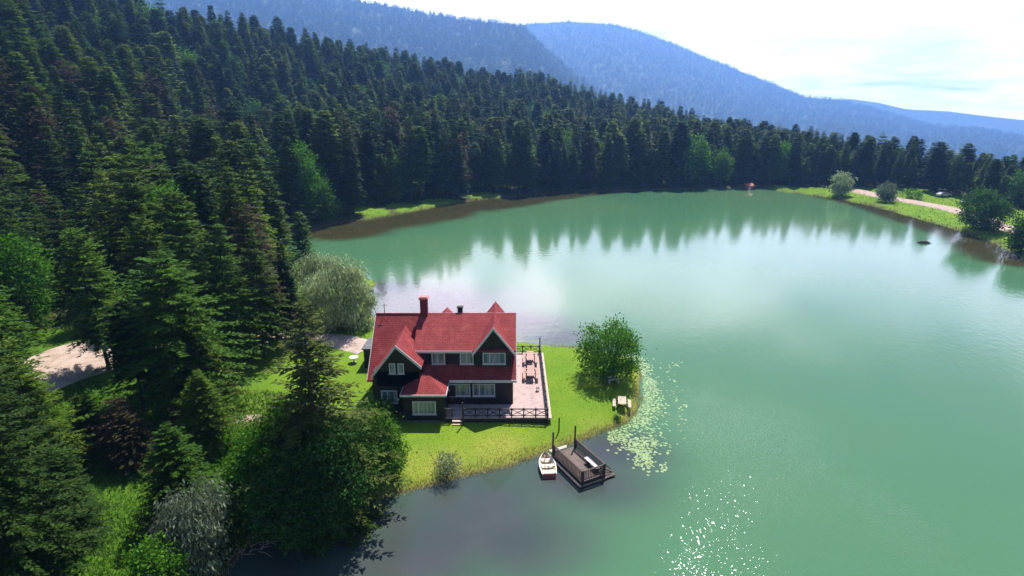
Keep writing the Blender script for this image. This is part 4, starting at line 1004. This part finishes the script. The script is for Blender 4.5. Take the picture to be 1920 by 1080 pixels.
# ---------------------------------------------------------------- jetty
JA = np.array([3.38, 40.45]); e2 = np.array([.465, -.885]); e1 = np.array([.885, .465]); JW, JL, JZ = 2.1, 4.1, .42
jet = empty('jetty', (5.4, 38.9, 0), 'small dark brown wooden jetty with slatted railings standing in the shallows', 'jetty')
def JP(u, v, z): p = JA + e1 * u + e2 * v; return (p[0], p[1], z)
def jbox(mb, u0, u1, v0, v1, z0, z1): return mb.slab([JP(u0, v0, z0), JP(u0, v1, z0), JP(u1, v1, z0), JP(u1, v0, z0)], (0, 0, z1 - z0))
mb = MB()
for k in range(26):
    v0 = -.15 + k * .167; jbox(mb, .02, JW - .02, v0, v0 + .15, JZ - .05, JZ + (.004 if k % 2 else 0))
mb.build('deck', M['jettywood'], jet)
mb = MB(); jbox(mb, -.32, -.02, .5, JL + .2, .08, .20); jbox(mb, -.02, JW + .1, JL + .05, JL + .22, .08, .20); mb.build('float_beam', M['beam'], jet)
mb = MB(); jbox(mb, -.05, JW + .05, -.1, JL + .1, .12, JZ - .06); mb.build('frame', M['darkwood'], jet)
def jrail(u0, v0, u1, v1, n, seats=True, h=.86):
    rl = MB(); P0, P1 = np.array(JP(u0, v0, JZ)), np.array(JP(u1, v1, JZ))
    rl.beam(P0 + [0, 0, h], P1 + [0, 0, h], .13, .06); rl.beam(P0 + [0, 0, .12], P1 + [0, 0, .12], .06, .07)
    for k in range(1, n):
        q = P0 + (P1 - P0) * k / n; rl.beam(q + [0, 0, .14], q + [0, 0, h - .03], .07, .035)
    o = rl.build('railing', M['rail'], jet)
    for q in (P0, P1): mb = MB(); mb.tube([q + [0, 0, -.9], q + [0, 0, h + .08]], .07, 6); mb.build('post', M['rail'], o)
jrail(0, .1, 0, JL, 22); jrail(JW, .1, JW, JL, 22); jrail(.12, JL, JW - .12, JL, 12)
for u in (-.02, JW + .02):
    mb = MB(); q = JP(u, -.06, 0); mb.tube([(q[0], q[1], -.5), (q[0], q[1], 2.45)], .075, 7); mb.build('mooring_post', M['rail'], jet)
mb = MB(); jbox(mb, JW - .55, JW - .12, 2.1, 3.8, .82, .88); be = mb.build('bench', M['pinkboard'], jet)
mb = MB(); jbox(mb, JW - .5, JW - .2, 2.45, 2.52, JZ, .82); jbox(mb, JW - .5, JW - .2, 3.6, 3.67, JZ, .82); mb.build('leg', M['rail'], be)
mb = MB(); mb.beam(JP(JW + .05, JL - .5, 1.25), JP(JW + .75, JL - .2, .5), .07, .07); mb.beam(JP(JW + .05, JL - .9, .5), JP(JW + .9, JL - .2, .22), .08, .08); jbox(mb, JW + .06, JW + .95, JL - .7, JL + .2, .10, .17); mb.build('ladder_bracket', M['rail'], jet)
gp = MB(); gp.slab([JP(-.1, -.55, .5), JP(-.1, -.17, .5), JP(JW - .7, -.17, .5), JP(JW - .5, -.5, .5)], (0, 0, .06)); gp.build('gangplank', M['palewood'], jet)

# ---------------------------------------------------------------- rowing boat
bx, by = 2.80, 39.25
boat = empty('rowing_boat', (bx, by, 0), 'white rowing boat with cream inside moored beside the jetty', 'boat', None, R(4))
def boat_mesh():
    Ls, n = 2.85, 15; V, F = [], []; ring = 9
    def half(s): return .66 * (1 - max(0, (s - .42) / .58) ** 2.3) * (.84 + .16 * min(1, s / .3)) + .015
    rows = []
    for i in range(n):
        s = i / (n - 1); yy = -Ls / 2 + Ls * s; w = half(s); zt = .42 + .14 * s ** 2; row = []
        prof = [(w, zt), (w * .97, zt * .7), (w * .80, .02), (w * .45, -.10), (0, -.14), (-w * .45, -.10), (-w * .80, .02), (-w * .97, zt * .7), (-w, zt)]
        inn = [(-w * .88, zt), (-w * .80, zt * .6), (-w * .62, .10), (0, .06), (w * .62, .10), (w * .80, zt * .6), (w * .88, zt)]
        for (a, b) in prof + inn: row.append(len(V)); V.append((a, yy if a or True else yy, b))
        rows.append(row)
    m = len(rows[0])
    for i in range(n - 1):
        for k in range(m): F.append((rows[i][k], rows[i][(k + 1) % m], rows[i + 1][(k + 1) % m], rows[i + 1][k]))
    F.append(tuple(rows[0][:9])); F.append(tuple(rows[-1][::-1]))
    return V, F
V, F = boat_mesh(); me = mesh_from('hull', V, F, [M['boat_out'], M['boat_in'], M['boat_low']])
for p in me.polygons:
    vi = [v % 16 for v in p.vertices]
    if len(p.vertices) == 4:
        if all(10 <= v <= 14 for v in vi): p.material_index = 1
        elif all(1 <= v <= 7 for v in vi) and p.center.z < .12: p.material_index = 2
link('hull', me, boat)
for yy, w in ((-1.05, .50), (-.15, .55), (.62, .42)):
    mb = MB(); mb.box(-w, w, yy - .13, yy + .13, .30, .335); local('seat', mb, M['boat_in'] if yy < .5 else M['boat_out'], boat)
mb = MB(); mb.box(-.5, .5, -1.44, -1.36, .02, .40); local('transom', mb, M['boat_low'], boat)
mb = MB(); mb.tube([(-.25, -1.0, .38), (-.10, .9, .40)], .025, 5); mb.box(-.13, -.02, .85, 1.15, .385, .41); local('oar', mb, M['tablewood'], boat)
# dark raft far out
x, y = G(1732, 456, 0)
rf = empty('raft', (x, y, 0), 'small dark floating raft out on the far right of the lake', 'raft', None, .2)
mb = MB()
for k in range(6): mb.tube([(-1.1, -.6 + .24 * k, .08), (1.1, -.6 + .24 * k, .08)], .11, 6)
local('log_deck', mb, M['darkwood'], rf)
mb = MB(); mb.box(-.9, .9, -.5, .5, .20, .34); mb.box(-.6, .6, -.35, .35, .34, .5); local('platform', mb, M['bark'], rf)

# ---------------------------------------------------------------- dirt roads and paths
def drape(name, pts, wid, zoff, mat, zg=.9, seed=0, across=9):
    P_ = [np.array(G(px, py, zg)) for px, py in pts]; Wd = wid
    s = np.linspace(0, len(P_) - 1, len(P_) * 12); xs = np.interp(s, range(len(P_)), [p[0] for p in P_]); ys = np.interp(s, range(len(P_)), [p[1] for p in P_]); ws = np.interp(s, range(len(P_)), Wd)
    k = np.ones(9) / 9; pad = lambda a: np.convolve(np.pad(a, 4, 'edge'), k, 'valid'); xs, ys = pad(xs), pad(ys)
    tx, ty = np.gradient(xs), np.gradient(ys); L = np.hypot(tx, ty); nx, ny = -ty / L, tx / L
    V = []; 
    for i in range(len(xs)):
        for j in range(across):
            u = j / (across - 1) * 2 - 1; w = ws[i] / 2 * (1 + .22 * (fbm(xs[i] + 40 * (u > 0), ys[i], 3.5, seed) - .5) * 2)
            V.append((xs[i] + nx[i] * u * w, ys[i] + ny[i] * u * w))
    V = np.array(V); z = terrain(V[:, 0], V[:, 1]) + zoff; z.reshape(-1, across)[:, [0, -1]] -= zoff * 1.6
    F = [(i * across + j, i * across + j + 1, (i + 1) * across + j + 1, (i + 1) * across + j) for i in range(len(xs) - 1) for j in range(across - 1)]
    me = mesh_from(name, np.column_stack([V, z]), F, [mat], True); o = link(name, me); tag(o, kind='structure'); return o
drape('road', [(-150,830),(40,745),(150,695),(260,664),(330,655),(440,648),(545,640),(640,640),(695,655)], [9, 11, 12, 9, 6, 5, 4.5, 4.5, 3.5], .06, M['dirt'], seed=2)
drape('path', [(1560,352),(1640,366),(1700,376),(1780,391),(1840,408),(1895,430),(1990,470)], [3, 6, 6.5, 6.5, 6, 5, 5], .30, M['dirt'], seed=4)
drape('path', [(405,800),(440,793),(480,786),(520,790)], [.5, 1.6, 1.4, .5], .05, M['dirt'], seed=6)
drape('path', [(790,362),(860,352),(900,356)], [3, 5, 3], .10, M['dirt'], seed=8)

# ---------------------------------------------------------------- small things in the far wood edge
def hut(px, py, w, d_, h, label, mat, rz=0.0):
    x, y = G(px, py, .8); z = tz(x, y); t = empty('hut', (x, y, z), label, 'hut', None, rz)
    mb = MB(); mb.box(-w / 2, w / 2, -d_ / 2, d_ / 2, -.2, h); local('wall', mb, mat, t)
    mb = MB(); o_ = .3; mb.slab([(-w/2-o_, -d_/2-o_, h), (w/2+o_, -d_/2-o_, h), (w/2+o_, 0, h+.9), (-w/2-o_, 0, h+.9)], (0, 0, .08)); mb.slab([(-w/2-o_, 0, h+.9), (w/2+o_, 0, h+.9), (w/2+o_, d_/2+o_, h), (-w/2-o_, d_/2+o_, h)], (0, 0, .08)); local('roof', mb, M['redpaint'], t)
    mb = MB(); mb.box(-.45, .45, -d_/2 - .05, -d_/2 - .005, 0, 1.9); local('door', mb, M['white'], t)
    return t
hut(1403, 351, 2.6, 2.4, 2.1, 'tiny red kiosk at the water edge below the far firs', M['redpaint'])
hut(813, 357, 3.6, 3.0, 2.0, 'reddish hut in the shade of the far left shore wood', M['redpaint'], .2)
def car(px, py, label, rz):
    x, y = G(px, py, .8); z = tz(x, y); t = empty('parked_car', (x, y, z + .1), label, 'car', 'cars parked by the far path', rz)
    side = [(-2.1, .35), (2.1, .35), (2.15, .85), (1.3, .98), (.7, 1.42), (-1.2, 1.45), (-1.9, 1.0), (-2.15, .9)]
    mb = MB(); mb.slab([(a, -.85, b) for a, b in side], (0, 1.7, 0)); local('body', mb, M['white_car'], t)
    mb = MB(); mb.slab([(1.2, -.87, 1.0), (.66, -.87, 1.36), (-1.15, -.87, 1.38), (-1.75, -.87, 1.0)], (0, 1.74, 0)); local('window', mb, M['pane'], t)
    for a in (-1.35, 1.35):
        for b in (-.8, .8): mb = MB(); mb.tube([(a, b - .1, .32), (a, b + .1, .32)], .32, 12); local('wheel', mb, M['rubber'], t)
car(1812, 384, 'white car parked behind the round dark tree on the right shore', .3)
car(1768, 372, 'white car parked at the wood edge left of the round dark tree', .1)
for i, (px, py, rz) in enumerate([(1512, 350, .2), (1540, 352, 1.2), (1690, 358, .5), (1735, 366, .3)]):
    x, y = G(px, py, .8); picnic((x, y, tz(x, y)), rz, 'pale picnic table by the far wood edge, %s from the left' % ordinal(i + 1), M['palewood'], M['darkwood'], L=2.2, group='picnic tables along the far wood edge')
# poles left of the far clearing
for i, px in enumerate((1480, 1493)):
    post('shade_pole', px, 352, 2.6, .8, 'thin pole on the far grassy bank, %s of two' % ('left' if i == 0 else 'right'), .12)

# ---------------------------------------------------------------- grass, herbs, reeds, lilies
def scatter_blades(name, region, n, h, w, mat, label, cat, test, seed, lean=.35, zoff=0.0, clump=0):
    r_ = np.random.RandomState(seed); x0, x1, y0, y1 = region
    x, y = r_.uniform(x0, x1, n), r_.uniform(y0, y1, n); k = test(x, y, r_); x, y = x[k], y[k]
    z = np.maximum(terrain(x, y), 0) + zoff; m_ = len(x); D = np.stack([r_.normal(size=m_) * lean, r_.normal(size=m_) * lean, np.ones(m_)], 1)
    L = h * r_.uniform(.5, 1.4, m_); a = r_.uniform(0, 6.28, m_)
    Q = kites(np.stack([x, y, z - .03], 1), D, L, np.full(m_, w) * r_.uniform(.7, 1.3, m_), np.stack([np.cos(a), np.sin(a), a * 0], 1))
    o = link(name, quads_mesh(name, Q, mat)); tag(o, label, cat, None, 'stuff'); return o
in_house = lambda x, y: ((x > -13.2) & (x < TX1 + .3) & (y > 44.6) & (y < 59.6)) | ((x > -16.2) & (x < -12) & (y > 55.8) & (y < 59.4))
ROADP = [G(*p, .9) for p in [(-150,830),(40,745),(150,695),(260,664),(330,655),(440,648),(545,640),(640,640),(695,655)]]
road_d = lambda x, y: segdist(ROADP, x, y, closed=False) > 4.0
scatter_blades('grass', (-22, 12, 26, 64), 90000, .09, .035, M['blade'], 'bright green lawn grass covering the point around the house', 'grass',
               lambda x, y, r_: (shore(x, y) > .3) & inside(OPEN, x, y) & ~in_house(x, y) & road_d(x, y) & (r_.rand(len(x)) < .25 + fbm(x, y, 2, 51)), 1)
def near_shore_test(x, y, r_):
    d_ = shore(x, y); return (d_ > -.25) & (d_ < 1.5 * fbm(x, y, 2.5, 53) + .2) & (y < 66) & (r_.rand(len(x)) < .9)
scatter_blades('shore_grass', (-20, 13, 24, 64), 60000, .38, .05, M['dryblade'], 'pale rough grass fringing the near shore', 'grass', near_shore_test, 2)
def dry_test(x, y, r_): return (a_dry(x, y, 0) > .25 + .5 * r_.rand(len(x))) & (shore(x, y) > .2) & ~in_house(x, y) & (y < 60)
scatter_blades('dry_grass', (-22, 12, 26, 48), 20000, .15, .04, M['dryblade'], 'yellowed grass on the bank in front of the house', 'grass', dry_test, 3)
def meadow_test(x, y, r_):
    return (shore(x, y) > .2) & inside(OPEN, x, y) & (x < -12 - (y - 30) * .35) & road_d(x, y) & (r_.rand(len(x)) < fbm(x, y, 3, 55) * 1.4)
scatter_blades('meadow_grass', (-42, -8, 18, 50), 110000, .34, .06, M['herb'], 'lush tall grass and herbs on the slope in the lower left', 'grass', meadow_test, 4, lean=.6)
def far_reed(x, y, r_):
    d_ = shore(x, y); return (d_ > -2.2) & (d_ < .8) & (w_brown(x, y, 0) > .3) & (r_.rand(len(x)) < .5)
scatter_blades('reeds', (-70, 150, 80, 235), 160000, .55, .14, M['reed'], 'brown reeds along the edge of the far shore', 'reeds', far_reed, 5, lean=.2)
scatter_blades('bank_grass', (-70, 150, 80, 240), 160000, .28, .16, M['blade'], 'bright rough grass on the open banks of the far shore', 'grass',
               lambda x, y, r_: (shore(x, y) > .2) & (dens_open(x, y)) & (shore(x, y) < 30) & (r_.rand(len(x)) < .2 + fbm(x, y, 8, 57)), 6)
def under_test(x, y, r_):
    return (shore(x, y) > 1) & ~dens_open(x, y) & (r_.rand(len(x)) < np.clip(fbm(x, y, 7, 59) * 2 - .6, 0, 1))
scatter_blades('undergrowth', (-110, 60, 45, 260), 90000, .9, .55, M['leaves_dark'], 'leafy undergrowth on the floor of the wood', 'undergrowth', under_test, 7, lean=.9)
# fallen branches at the waterline, lower left
x, y = G(478, 1025, .1); db = MB(); rr = random.Random(4)
for k in range(26):
    a = rr.uniform(0, 6.28); L = rr.uniform(.5, 1.5); px_, py_ = rr.uniform(-.8, .8), rr.uniform(-.7, .7); db.tube([(px_, py_, .05), (px_ + math.cos(a) * L * .5, py_ + math.sin(a) * L * .5, .3 * rr.random() + .1), (px_ + math.cos(a) * L, py_ + math.sin(a) * L, .1 + .4 * rr.random())], [.035, .025, .008], 4)
o = link('fallen_branches', mesh_from('fallen_branches', db.v, db.f, [M['palewood']])); o.location = (x, y, 0); tag(o, 'tangle of bare fallen branches at the water edge, lower left', 'branches')

def pad_mesh(seed):
    r_ = random.Random(seed); n = 11; V = [(0, 0, .012)]; F = []
    for k in range(n):
        a = .25 + (6.283 - .5) * k / (n - 1); r0 = .5 * r_.uniform(.92, 1.05); V.append((r0 * math.cos(a), r0 * math.sin(a), .012 + r_.uniform(0, .02)))
    F = [(0, k, k + 1) for k in range(1, n)]; return V, F
r_ = np.random.RandomState(17)
cand = []
band = [G(px, py) for px, py in [(1180,668),(1225,668),(1270,700),(1290,760),(1285,820),(1245,885),(1200,870),(1150,822),(1180,800),(1200,770),(1206,740),(1204,700)]]
for k in range(42000):
    px, py = r_.uniform(1140, 1330), r_.uniform(655, 895); cand.append((px, py, r_.rand()))
cand = np.array(cand); gx, gy = np.array([G(a, b) for a, b in cand[:, :2]]).T
dsh = -shore(gx, gy); lat = fbm(gx, gy, 1.6, 91); inb = inside(band, gx, gy)
core = np.exp(-((np.maximum(dsh, 0) - .3) / .85) ** 2) * np.clip((gy - 38.0) / 2.0, 0, 1)
clump2 = np.exp(-(((cand[:, 0] - 1205) / 26) ** 2 + ((cand[:, 1] - 845) / 20) ** 2))
pr = (core * .95 + clump2 * .35) * (.2 + 1.2 * (lat > .42)) + .03 * inb * np.exp(-np.maximum(dsh - 1.5, 0) / 1.6)
for c0, c1, rr0 in ((1262, 684, 8), (1245, 878, 6), (1285, 762, 5)): pr = pr + .12 * np.exp(-((cand[:, 0] - c0) ** 2 + (cand[:, 1] - c1) ** 2) / rr0 ** 2)
k = (dsh > .1) & (cand[:, 2] < pr) & (cand[:, 0] > 1140 + np.maximum(0, 830 - cand[:, 1]) * 0)
gx, gy = gx[k], gy[k]; occ = {}; keep = []
for i in range(len(gx)):
    c = (int(gx[i] / .19), int(gy[i] / .19))
    if c in occ: continue
    occ[c] = 1; keep.append(i)
gx, gy = gx[keep], gy[keep]; od = np.argsort(gy); pads = [mesh_from('lily_pad', *pad_mesh(s), [M['lily']]) for s in range(4)]
print('PADS', len(gx))
for j in od[:280]:
    o = link('lily_pad', pads[j % 4]); s = r_.uniform(.14, .28); o.location = (gx[j], gy[j], .008); o.rotation_euler = (0, 0, r_.uniform(0, 6.28)); o.scale = (s, s, s)
    tag(o, 'pale green lily pad floating in the near end of the lily patch', 'lily pad', 'lily pads at the near end of the patch')
V, F = [], []
for j in od[280:]:
    v, f = pad_mesh(int(j) % 9); s = r_.uniform(.14, .28); a = r_.uniform(0, 6.28); b = len(V)
    V += [(gx[j] + s * (p[0] * math.cos(a) - p[1] * math.sin(a)), gy[j] + s * (p[0] * math.sin(a) + p[1] * math.cos(a)), .006 + s * p[2]) for p in v]; F += [tuple(q + b for q in g) for g in f]
if V: tag(link('lily_pads', mesh_from('lily_pads', V, F, [M['lily']])), 'dense band of pale green lily pads off the tip of the point', 'lily pads', None, 'stuff')

# ---------------------------------------------------------------- haze
hm = bpy.data.materials.new('haze'); hm.use_nodes = True; ht = hm.node_tree; ht.nodes.clear()
pv = N(ht, 'ShaderNodeVolumePrincipled', inp={'Density': HAZE_DENSITY, 'Anisotropy': 0.4}); pv.inputs['Color'].default_value = (*HAZE_COLOR, 1)
oo = N(ht, 'ShaderNodeOutputMaterial'); ht.links.new(pv.outputs[0], oo.inputs['Volume'])
mb = MB(); mb.box(-4300, 4300, -650, 6200, -260, 800); hz = mb.build('haze', hm); tag(hz, kind='stuff')
